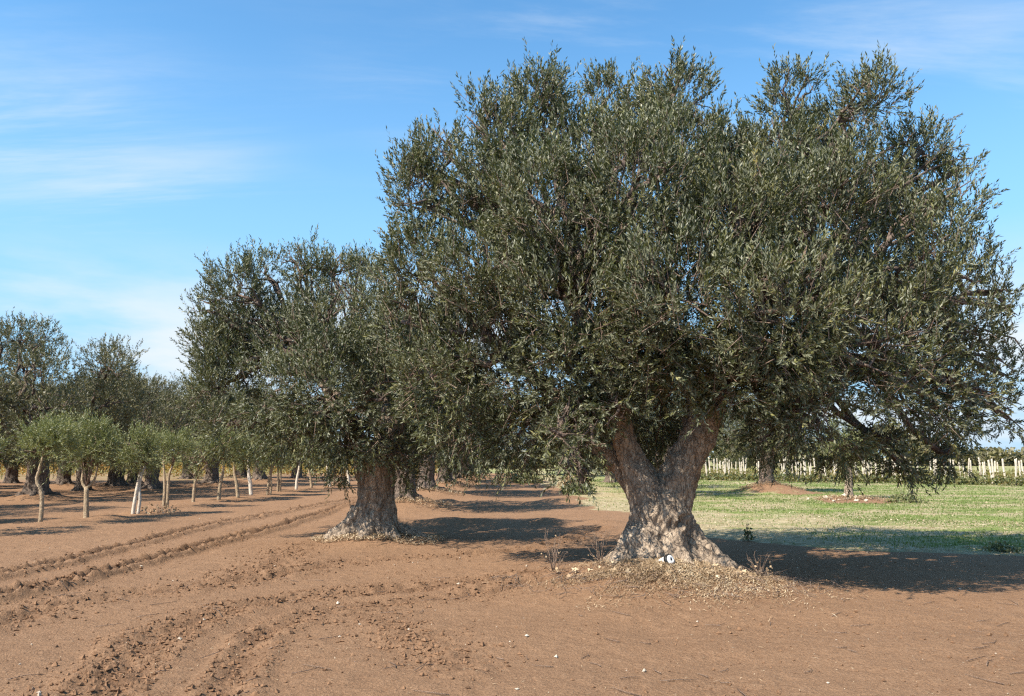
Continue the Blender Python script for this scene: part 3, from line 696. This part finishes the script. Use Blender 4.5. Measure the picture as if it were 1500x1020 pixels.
for k, (x, y) in enumerate(RIGHT):
    place(protoC if k != 2 else protoA, x, y, k * 1.3 + 2.1, (.82, .8, .85, .9, 1.0, 1.0)[k], TN[k])

# ---- young olives
young_crowns = {}
def young(k, x, y, stems, crown, label, mat, hs=1.0, group='young olive trees planted in a row'):
    g = np.random.default_rng(300 + k)
    r = thing('young_olive_tree', label, 'tree', (x, y, ground_z(x, y) - .03), 0, group)
    for s in stems:
        P = spline([p[:3] for p in s], 10); rd = np.interp(np.linspace(0, 1, 10), np.linspace(0, 1, len(s)), [p[3] for p in s])
        link('stem' if s[0][2] > .2 else 'trunk', tubes_mesh('stem', [(P, rd)], mat, 8), r)
    lobes = [(np.array(c[:3]), c[3], 1.0) for c in crown]
    key = k if (k < 8 or k >= 40) else 100 + k % 4        # the distant ones share four crowns
    if key not in young_crowns:
        young_crowns[key] = crown_mesh('crown', lobes, 1250 if y < 27 else 900, g, M_young, .08 if y < 27 else .095, .020 if y < 27 else .025, 12, (.16, .46), tone=.10, thr=-.06, upw=.75, zlow=1.5, seed=400 + k)[0]
    me = young_crowns[key]
    link('crown', me, r, kind='stuff')
    br = [(grow((s[-1][0], s[-1][1], s[-1][2]), np.array(c[:3]) + g.normal(size=3) * .15, g, 5), np.linspace(.022, .006, 5)) for s in stems for c in crown]
    link('branches', tubes_mesh('branches', br, M_twig, 4), r, kind='stuff')
    return r
def rnd_crown(g, w=.62, z=1.7, lean=0.0):
    out = []
    for j in range(8):
        a = j * .8 + g.uniform(-.3, .3); q = w * g.uniform(.45, 1)
        out.append((q * math.cos(a) + lean, q * math.sin(a), z + g.uniform(-.36, .30), g.uniform(.26, .42)))
    out.append((lean, 0, z + .24, .42)); return out
SHAPES = [
 [[(0, 0, -.1, .055), (.02, 0, .3, .05), (-.02, 0, .75, .045), (-.16, 0, 1.0, .04), (-.12, 0, 1.25, .035), (-.06, 0, 1.6, .025)]],
 [[(0, 0, -.1, .075), (-.03, 0, .35, .065), (-.06, 0, .8, .055)], [(-.06, 0, .75, .045), (-.18, 0, .95, .038), (-.16, 0, 1.3, .03)], [(-.06, 0, .78, .045), (.1, .05, .98, .036), (.16, .05, 1.35, .026)]],
 [[(-.06, 0, -.1, .06), (-.02, 0, .4, .05), (.04, 0, .9, .045), (.1, 0, 1.4, .03)], [(.05, .04, -.1, .05), (.1, .04, .4, .045), (.06, .03, .85, .045), (.2, 0, 1.35, .035)]],
 [[(-.05, 0, -.1, .055), (-.04, 0, .5, .05), (-.08, 0, 1.0, .04), (-.14, 0, 1.5, .03)], [(.05, .03, -.1, .06), (.05, .03, .55, .05), (.06, .02, 1.0, .045), (.16, 0, 1.3, .03)]],
 [[(0, 0, -.1, .065), (.0, 0, .4, .055), (.03, 0, .85, .05)], [(.03, 0, .8, .045), (.2, 0, 1.05, .04), (.42, 0, 1.35, .03)], [(.03, 0, .8, .04), (-.02, 0, 1.3, .03)]],
 [[(0, 0, -.1, .075), (.02, 0, .5, .065), (.1, 0, 1.0, .055), (.12, 0, 1.5, .04)]],
 [[(.1, 0, -.1, .075), (.02, 0, .5, .065), (-.1, 0, 1.0, .05), (-.1, 0, 1.5, .04)]],
 [[(.1, 0, -.1, .085), (.03, 0, .5, .08), (-.06, 0, 1.0, .07), (-.08, 0, 1.5, .05)]],
]
YN = ['leftmost young olive, thin trunk bent in an S', 'young olive whose yellow trunk forks into a Y, second from the left', 'young olive with two whitish stems, third from the left', 'young olive with a double tan trunk, fourth from the left',
 'young olive leaning a fork to the right, fifth from the left', 'young olive with straight pale trunk, sixth from the left', 'young olive with yellowish trunk tilted left, seventh from the left', 'young olive with stout cream trunk, eighth from the left',
 'young olive with thin shaded stem beside the stout cream trunk', 'young olive with paired pale stems at mid row', 'young olive with crossed pale stems past mid row']
for k, (x, y) in enumerate(YOUNG_POS):
    g = np.random.default_rng(500 + k)
    sh = SHAPES[k] if k < 8 else SHAPES[(7, 2, 3, 5, 6, 7, 5)[k % 7]]
    lab = YN[k] if k < len(YN) else 'distant young olive with slim pale trunk near the far end of the young row'
    young(k, x, y, sh, rnd_crown(g, .44 if k < 8 else .46, 1.74 + g.uniform(-.1, .1)), lab, M_ywhite if k in (2, 7, 10, 12, 14) else M_ytrunk)
# three more stand left of the frame and throw their shadows in
for k, (x, y) in enumerate([(-11.4, 16.4), (-14.0, 19.6)]):
    young(40 + k, x, y, SHAPES[5 + k], rnd_crown(np.random.default_rng(600 + k)), ('young olive just outside the left edge, its shadow on the soil', 'young olive of the next row beyond the left edge')[k], M_ytrunk)
sr = young(50, SMALL_R[0], SMALL_R[1], [[(0, 0, -.1, .22), (.0, 0, .25, .16), (.05, 0, .7, .14), (.06, 0, 1.3, .11), (.0, 0, 1.9, .07)]], [(.1, 0, 2.0, .6), (-.6, .2, 1.9, .6), (.7, 0, 1.8, .6), (.1, .5, 2.5, .6), (.0, -.4, 1.7, .5)],
  'small olive with pale grey trunk and stones at its foot, in the meadow', M_bark, group='small trees in the meadow')

# ------------------------------------------------------------------ vineyards, posts, far trees
def leaf_mass(name, pts, size, mat, g, tint, up=0.4):
    n = len(pts); d = nrm(g.normal(size=(n, 3)) + np.array((0, 0, up))); w = nrm(np.cross(d, g.normal(size=(n, 3))))
    s = size * g.uniform(.6, 1.3, (n, 1)); u = np.cross(w, d)
    V = np.stack([pts, pts + d * s * .5 - w * s * .45 + u * s * .1, pts + d * s, pts + d * s * .5 + w * s * .45 + u * s * .1], 1).reshape(-1, 3)
    return new_mesh(name, V, np.arange(n * 4).reshape(-1, 4), mat, {'tint': ('FACE', np.clip(tint, 0, 1))})
g = np.random.default_rng(31)
def vineyard(name, x0, x1, y0, y1, skew, rows, per_m, h, mat, label, toff):
    P = []; T = []
    for r_ in range(rows):
        f = r_ / max(1, rows - 1); yb = y0 + (y1 - y0) * f
        n = int((x1 - x0) * per_m * (1 - .55 * f)); x = g.uniform(x0, x1, n) ; y = yb + skew * (x - x0) + g.normal(0, .28, n)
        clump = .65 + .35 * noise2(x * .9, y * .3 + r_ * 9, 71)
        z = height(x, y, False) + g.random(n)**1.1 * h * clump
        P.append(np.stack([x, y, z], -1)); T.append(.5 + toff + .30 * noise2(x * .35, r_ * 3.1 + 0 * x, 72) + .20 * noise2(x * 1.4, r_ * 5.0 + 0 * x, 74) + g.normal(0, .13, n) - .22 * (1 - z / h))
    P = np.vstack(P); T = np.concatenate(T)
    return tag(link(name, leaf_mass(name, P, .14, mat, g, T), kind='stuff'), label)
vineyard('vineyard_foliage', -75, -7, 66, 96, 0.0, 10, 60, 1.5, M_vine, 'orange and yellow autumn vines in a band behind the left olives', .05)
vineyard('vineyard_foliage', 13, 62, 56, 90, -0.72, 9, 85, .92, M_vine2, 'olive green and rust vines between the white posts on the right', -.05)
# weedy fringe along the vineyard edge
n = 9000; x = g.uniform(12, 46, n); y = 57.4 - .72 * (x - 13) - 1.1 + g.normal(0, .35, n)
z = height(x, y, False) + g.random(n) * .42
tag(link('weed_fringe', leaf_mass('weed_fringe', np.stack([x, y, z], -1), .13, M_shrub, g, g.random(n), .9), kind='stuff'), 'low yellow green weeds along the edge of the right vineyard')

def post_mesh():
    P = np.array([(0, 0, -.25), (0, 0, .5), (.008, 0, 1.0), (.0, .006, 1.42), (.0, .006, 1.47)]); rd = np.array((.052, .050, .049, .047, .03))
    V, F, T = tube(P, rd, 6); return new_mesh('vineyard_post', V, [F, T], M_post)
pm = post_mesh(); k = 0
for r_ in range(9):
    xs = np.arange(12.5, 52, 1.35)
    for x in xs:
        x_ = x + g.uniform(-.55, .55) + r_ * .37; y_ = 57.0 - .72 * (x_ - 13) + r_ * 2.4 + g.normal(0, .35)
        if y_ < 26: continue
        p_ = 750 + 1150 * x_ / y_
        if not (1020 < p_ < 1540) or g.random() < .10: continue
        o = link('vineyard_post', pm); k += 1
        o.location = (x_, y_, ground_z(x_, y_)); o.rotation_euler = (g.normal(0, .05), g.normal(0, .05), g.uniform(0, 3)); s = g.uniform(.82, 1.12)
        o.scale = (g.uniform(.85, 1.25), g.uniform(.85, 1.25), s)
        tag(o, 'white weathered vineyard post standing in the vines beyond the meadow on the right', 'post', 'white posts of the right vineyard')
# far woods along the horizon
def treeline(name, x0, x1, y, h, label, n, size=.75):
    x = g.uniform(x0, x1, n); hh = h * (.55 + .45 * noise2(x * .06, 0 * x, 81) + .22 * noise2(x * .21, 0 * x + 3, 82))
    z = g.random(n)**.8 * hh; yy = y + g.uniform(-6, 6, n)
    tag(link(name, leaf_mass(name, np.stack([x, yy, z], -1), size, M_far, g, .45 + g.normal(0, .2, n)), kind='stuff'), label)
treeline('far_wood', 40, 190, 150, 9.0, 'distant dark wood on the horizon at the right edge', 30000, .75)
treeline('far_wood', -150, 42, 118, 7.5, 'distant wood closing the grove behind the left vineyard', 24000, .8)
# ------------------------------------------------------------------ shrubs and weeds
def shrub(name, x, y, w, h, n, label, mat, cat='bush', size=.07, toff=.5, bare=12):
    g = np.random.default_rng(int(abs(x * 97 + y * 31)))
    r = thing(name, label, cat, (x, y, ground_z(x, y)))
    u = nrm(g.normal(size=(n, 3))); u[:, 2] = np.abs(u[:, 2])
    rr = (.35 + .65 * g.random(n)**.5) * (.75 + .35 * noise3(u * 2.4, int(x * 10) & 255))
    P = u * rr[:, None] * np.array((w, w, h))
    link('foliage', leaf_mass('foliage', P, size, mat, g, toff + g.normal(0, .22, n), .6), r, kind='stuff')
    its = []
    for _ in range(bare):
        e = nrm(g.normal(size=3) + np.array((0, 0, 1.2))) * np.array((w, w, h)) * g.uniform(.8, 1.2); e[2] = abs(e[2])
        its.append((grow((0, 0, -.03), e, g, 5), np.linspace(.004, .002, 5)))
    link('stems', tubes_mesh('stems', its, M_twig, 4), r, kind='stuff')
    return r
shrub('bush', 2.9, 34.8, .95, .85, 900, 'low green and tan bush left of the forked trunk at the lane edge', M_shrub, size=.11)
shrub('bush', .9, 49.0, 1.5, 1.2, 900, 'pale yellow bush at the far end of the lane', M_shrub, size=.15, toff=.75)
shrub('bush', 3.4, 43.5, 1.2, .9, 700, 'straw coloured bush behind the green one left of the forked trunk', M_dry, size=.13, toff=.55)
shrub('bush', 14.0, 28.4, .9, .42, 500, 'low dry scrub right of the small meadow olive', M_shrub, size=.09, toff=.6)
shrub('weed', 4.55, 15.5, .15, .36, 70, 'single dark green weed standing in the meadow by the shadow edge', M_shrub, 'weed', .055, .30, 9)
shrub('weed', 8.45, 13.9, .35, .16, 260, 'pale green weed clump at the right edge of the soil', M_shrub, 'weed', .06, .85, 5)
shrub('dry_stalks', 3.15, 10.25, .38, .32, 40, 'dry branching stalks right of the forked trunk foot', M_dry, 'weed', .035, .35, 26)
shrub('dry_stalks', .55, 10.7, .32, .55, 25, 'thin dry stalks left of the forked trunk foot', M_dry, 'weed', .028, .35, 20)
shrub('dry_stalks', 1.2, 10.9, .35, .4, 20, 'bare grey twigs against the shade left of the forked trunk', M_dry, 'weed', .028, .3, 16)
shrub('dry_stalks', -10.1, 22.9, .8, .3, 120, 'straw coloured dry weeds at the foot of the young row', M_dry, 'weed', .07, .6, 16)

# ------------------------------------------------------------------ litter, clods, straw, grass
def flakes(name, x, y, z, ln, wd, mat, tint, g, tilt=.35, curl=.3):
    n = len(x); a = g.uniform(0, 2 * np.pi, n)
    d = nrm(np.stack([np.cos(a), np.sin(a), g.normal(0, tilt, n)], -1)); w = nrm(np.cross(np.array((0, 0, 1.0)) + .5 * tilt * g.normal(size=(n, 3)), d)); u = np.cross(d, w)
    c = np.stack([x, y, z], -1); ln = ln[:, None]; wd = wd[:, None]; cu = ln * g.uniform(-.2, curl, (n, 1))
    V = np.stack([c - d * ln * .5, c - w * wd * .5 + u * cu, c + d * ln * .5, c + w * wd * .5 + u * cu], 1).reshape(-1, 3)
    return new_mesh(name, V, np.arange(n * 4).reshape(-1, 4), mat, {'tint': ('FACE', np.clip(tint, 0, 1))})
def heap(cx_, cy__, r0, r1, n, g, front=.5):
    a = g.uniform(0, 2 * np.pi, n); r = r0 + (r1 - r0) * g.random(n)**.8 * (.75 + .35 * noise2(a * 2, a * 0, 91))
    x = cx_ + r * np.cos(a) * 1.12; y = cy__ + r * np.sin(a) * .95
    k = (y < cy__ + .4) | (g.random(n) < front); return x[k], y[k]
g = np.random.default_rng(41)
def scatter(cx_, cy__, sx, sy, n, g):
    a = g.uniform(0, 2 * np.pi, n); r = np.abs(g.normal(0, 1, n)) * (.8 + .5 * noise2(a * 1.6, a * 0 + cx_, 91))
    return cx_ + r * np.cos(a) * sx, cy__ + r * np.sin(a) * sy
x, y = scatter(MAIN[0] - .10, MAIN[1] - .8, 1.0, .60, 38000, g)
k = (y < MAIN[1] + .6) & (fbm2(x * 2.6, y * 2.6, 93) + .5 * g.normal(size=len(x)) > -.35); x, y = x[k], y[k]; n = len(x)
zl = height(x, y, True); dist = np.hypot(x - MAIN[0], y - MAIN[1] + .4); long_ = g.random(n) < .45
tn_ = .40 + .42 * fbm2(x * 1.5, y * 1.5, 92) + g.normal(0, .17, n) + .16 * long_
ln_ = np.where(long_, g.uniform(.05, .14, n), g.uniform(.02, .065, n)); wd_ = np.where(long_, g.uniform(.003, .006, n), g.uniform(.007, .018, n))
tag(link('fallen_litter', flakes('fallen_litter', x, y, zl + .010 + .045 * g.random(n) * smooth(1.6, .6, dist), ln_, wd_, M_dry, tn_, g, .5), kind='stuff'), 'dry leaves, straw and chips heaped round the foot of the forked olive')
x, y = heap(SECOND[0], SECOND[1], .4, 1.35, 5500, g)
zl = height(x, y, True)
tag(link('fallen_litter', flakes('fallen_litter', x, y, zl + .015 + .03 * g.random(len(x)), g.uniform(.03, .11, len(x)), g.uniform(.008, .022, len(x)), M_dry, .6 + g.normal(0, .2, len(x)), g), kind='stuff'), 'pale dry leaves round the foot of the upright olive trunk')
x = []; y = []
for (cx_, cy__) in ROW[:3] + RIGHT[:1] + [SMALL_R]:
    a, b = heap(cx_, cy__, .4, 1.6, 1500, g); x.append(a); y.append(b)
x = np.concatenate(x); y = np.concatenate(y); zl = height(x, y, False)
tag(link('fallen_litter', flakes('fallen_litter', x, y, zl + .02 + .06 * g.random(len(x)), g.uniform(.05, .15, len(x)), g.uniform(.015, .035, len(x)), M_dry, .5 + g.normal(0, .2, len(x)), g), kind='stuff'), 'dry leaves on the earth heaps round the farther trunks')
# large pale dead leaves with lobes at the main trunk
V = []; F = []; T = []; o_ = 0
for k in range(60):
    a = g.uniform(np.pi * .95, np.pi * 2.05); r = g.uniform(.5, 1.3); cx_ = MAIN[0] + r * math.cos(a) * 1.1; cy__ = MAIN[1] - .35 + r * math.sin(a) * .7
    c = np.array((cx_, cy__, float(height(np.array([cx_]), np.array([cy__]))[0]) + .05)); s = g.uniform(.018, .046)
    ax = nrm(g.normal(size=3) + np.array((0, -.7, .9))); u = nrm(np.cross(ax, g.normal(size=3))); v = np.cross(ax, u)
    m = 10; an = np.arange(m) * 2 * np.pi / m; rr = s * np.where(np.arange(m) % 2 == 0, 1.2, .65) * g.uniform(.8, 1.2, m)
    ring = c + u * (np.cos(an) * rr)[:, None] + v * (np.sin(an) * rr)[:, None] + ax * (g.uniform(-.3, .5, m) * s)[:, None]
    V.append(np.vstack([c[None], ring])); jj = np.arange(m); F.append(np.stack([np.full(m, o_), o_ + 1 + jj, o_ + 1 + (jj + 1) % m], -1)); T += [g.uniform(.45, .95)] * m; o_ += m + 1
tag(link('fallen_leaves', new_mesh('fallen_leaves', np.vstack(V), np.vstack(F), M_dry, {'tint': ('FACE', T)}), kind='stuff'), 'large pale curled dead leaves on the litter at the forked trunk')
# twigs in the litter and on the soil
its = []
for k in range(420):
    if k < 300:
        a = g.uniform(np.pi, 2 * np.pi); r = g.uniform(.6, 1.9); x_ = MAIN[0] + r * math.cos(a) * 1.2; y_ = MAIN[1] - .2 + r * math.sin(a) * .9
    else:
        y_ = g.uniform(5.5, 11); x_ = g.uniform(-.6, .66) * y_
    an = g.uniform(0, np.pi); L = g.uniform(.08, .30); d = np.array((math.cos(an), math.sin(an), 0)) * L / 2
    P = np.array([(x_, y_, 0) - d, (x_, y_, 0) + g.normal(size=3) * .015, (x_, y_, 0) + d]); P[:, 2] = height(P[:, 0], P[:, 1]) + .012 + (g.random(3) * .06 if k < 300 else 0)
    its.append((P, np.array((.004, .0035, .002))))
tag(link('dead_twigs', tubes_mesh('dead_twigs', its, M_twig, 3), kind='stuff'), 'thin dead twigs strewn over the litter and soil')
# straw and chips over the soil
n = 9000; y = 4.5 + 20 * g.random(n)**1.6; x = g.uniform(-.75, .75, n) * (y + 1); k = cover(x, y) < .4; x, y = x[k], y[k]; n = len(x)
k = g.random(n) < .35 + .5 * smooth(-.1, .5, fbm2(x * .8, y * .8, 95)); x, y = x[k], y[k]; n = len(x)
tag(link('straw', flakes('straw', x, y, height(x, y) + .006, g.uniform(.012, .055, n), g.uniform(.003, .007, n), M_dry, .6 + g.normal(0, .25, n), g, .15, .1), kind='stuff'), 'bits of pale straw and leaf scattered over the tilled soil')
# clods
def lumps(name, x, y, s, mat, label, g, sink=.25):
    base = np.array([(1,0,0),(-1,0,0),(0,1,0),(0,-1,0),(0,0,1),(0,0,-1)], float)
    bm = bmesh.new(); vs = [bm.verts.new(v) for v in base]; bmesh.ops.convex_hull(bm, input=vs); bmesh.ops.triangulate(bm, faces=bm.faces[:]); bm.verts.ensure_lookup_table(); bm.verts.index_update()
    B = np.array([v.co[:] for v in bm.verts]); T = np.array([[v.index for v in f.verts] for f in bm.faces]); bm.free()
    n = len(x); a = g.uniform(0, 2 * np.pi, n); ca, sa = np.cos(a)[:, None], np.sin(a)[:, None]
    J = B[None] * (1 + g.uniform(-.35, .35, (n, len(B), 1))) + g.normal(0, .22, (n, len(B), 3)) * g.uniform(.65, 1.2, (n, 1, 3))
    X = J[..., 0] * ca - J[..., 1] * sa; Y = J[..., 0] * sa + J[..., 1] * ca
    V = np.stack([X, Y, J[..., 2] * .8], -1) * s[:, None, None]; z = height(x, y)
    V += np.stack([x, y, z + s * (.5 - sink)], -1)[:, None]
    F = (T[None] + (np.arange(n) * len(B))[:, None, None]).reshape(-1, 3)
    return tag(link(name, new_mesh(name, V.reshape(-1, 3), F, mat), kind='stuff'), label)
xs = []; yy_ = []; ss = []
for (P, w, dep, cl), m in zip(TRACKS, (2600, 3200, 2200, 4200, 1800, 1200, 900, 150)):
    t = g.uniform(0, len(P) - 1.001, m); i = t.astype(int); f = (t - i)[:, None]; q = P[i] * (1 - f) + P[i + 1] * f
    sp = 1.5 * w + .05
    q = q + g.normal(0, sp, q.shape); k = (q[:, 1] < 32) & (poly_dist(q[:, 0], q[:, 1], TREAD) > .13)
    q = q[k]; xs.append(q[:, 0]); yy_.append(q[:, 1]); ss.append(.005 + .023 * g.random(len(q))**3.2)
n = 16000; y = 4.5 + 14 * g.random(n)**1.6; x = g.uniform(-.75, .75, n) * (y + 1)
k = (cover(x, y) < .3) & (g.random(n) < .25 + .75 * smooth(0, .4, fbm2(x * .7, y * .7, 21))); xs.append(x[k]); yy_.append(y[k]); ss.append(.0035 + .013 * g.random(k.sum())**4)
xs = np.concatenate(xs); yy_ = np.concatenate(yy_); ss = np.concatenate(ss)
lumps('soil_clods', xs, yy_, ss, M_clod, 'brown clods of earth thrown up along the tractor tracks', g)
n = 170; y = 5 + 17 * g.random(n)**1.3; x = g.uniform(-.72, .72, n) * (y + .5); k = cover(x, y) < .4
lumps('pebbles', x[k], y[k], .007 + .018 * g.random(k.sum())**2.5, M_stone, 'small pale stones scattered on the soil', g, .1)
x = SMALL_R[0] + g.normal(0, .6, 22); y = SMALL_R[1] - .5 + g.normal(0, .45, 22)
lumps('field_stones', x, y, g.uniform(.02, .10, 22), M_stone, 'pale field stones heaped at the foot of the small meadow olive', g, .1)
# meadow grass and the pale bits lying in it
n = 110000; y = 12 + 46 * g.random(n)**1.7; x = g.uniform(.03, .74, n) * (y + 1.5)
cv = cover(x, y); gm = fbm2(x * .42, y * .75, 96); k = (cv > .35 + .3 * g.random(n)) & (gm + .55 * g.normal(size=n) - 1.1 * dryness(x, y) > -.15); x, y, gm = x[k], y[k], gm[k]; n = len(x)
hh = g.uniform(.02, .055, n) * (1 + y * .012); a = g.uniform(0, np.pi, n); w = .0045 * (1 + y * .09); z = height(x, y, True) - .004
V = np.empty((n, 3, 3)); V[:, 0] = np.stack([x - np.cos(a) * w, y - np.sin(a) * w, z], -1); V[:, 1] = np.stack([x + np.cos(a) * w, y + np.sin(a) * w, z], -1)
V[:, 2] = np.stack([x + g.normal(0, .35, n) * hh, y + g.normal(0, .35, n) * hh, z + hh], -1)
tag(link('meadow_grass', new_mesh('meadow_grass', V.reshape(-1, 3), np.arange(n * 3).reshape(-1, 3), M_grass, {'tint': ('FACE', np.clip(.5 - .35 * gm + g.normal(0, .22, n), 0, 1))}), kind='stuff'), 'short green grass growing over the meadow')
n = 24000; y = 12.5 + 45 * g.random(n)**1.6; x = g.uniform(.03, .74, n) * (y + 1.5); cv = cover(x, y)
pm_ = fbm2(x * .5, y * 1.0, 97); k = (cv > .4) & (pm_ + .3 * g.normal(size=n) + .45 * dryness(x, y) > .22); x, y = x[k], y[k]; n = len(x)
tag(link('meadow_straw', flakes('meadow_straw', x, y, height(x, y) + .03, g.uniform(.025, .085, n) * (1 + y * .015), g.uniform(.008, .02, n) * (1 + y * .02), M_dry, .78 + g.normal(0, .15, n), g, .25, .2), kind='stuff'), 'pale dead leaves and straw lying in the meadow grass')

# ------------------------------------------------------------------ the white canister at the foot of the main trunk
def lathe(name, prof, mat, parent, n=28):
    bm = bmesh.new(); rings = []
    for z, r in prof: rings.append([bm.verts.new((r * math.cos(2*math.pi*k/n), r * math.sin(2*math.pi*k/n), z)) for k in range(n)] if r > 0 else [bm.verts.new((0, 0, z))])
    for a, b in zip(rings[:-1], rings[1:]):
        for k in range(n):
            k2 = (k + 1) % n
            if len(a) == 1: bm.faces.new((a[0], b[k], b[k2])) if True else 0
            elif len(b) == 1: bm.faces.new((a[k], a[k2], b[0]))
            else: bm.faces.new((a[k], a[k2], b[k2], b[k]))
    bmesh.ops.recalc_face_normals(bm, faces=bm.faces[:])
    me = bpy.data.meshes.new(name); bm.to_mesh(me); bm.free(); me.materials.append(mat)
    for p in me.polygons: p.use_smooth = True
    md = None
    return link(name, me, parent)
cpx = at(981, 833, 9.95); cp = (cpx[0], 9.95, ground_z(cpx[0], 9.95) + .085)
can = thing('canister', 'white plastic canister with black rim and dark hole lying against the forked trunk', 'canister', cp)
ax = Vector((.62, -.72, .40)).normalized()
can.rotation_euler = ax.to_track_quat('Z', 'Y').to_euler()
lathe('body', [(-.25, 0), (-.25, .042), (-.235, .048), (-.06, .066), (0, .068)], M_white, can)
lathe('rim', [(-.03, .0685), (-.03, .076), (.012, .078), (.018, .072), (.018, .060), (.0, .060)], M_black, can)
lathe('cap', [(.006, .060), (.026, .059), (.036, .048), (.041, .020), (.034, .017), (.034, .0165)], M_white, can)
lathe('opening', [(.036, .0165), (.030, .015), (.026, 0)], M_black, can, 16)
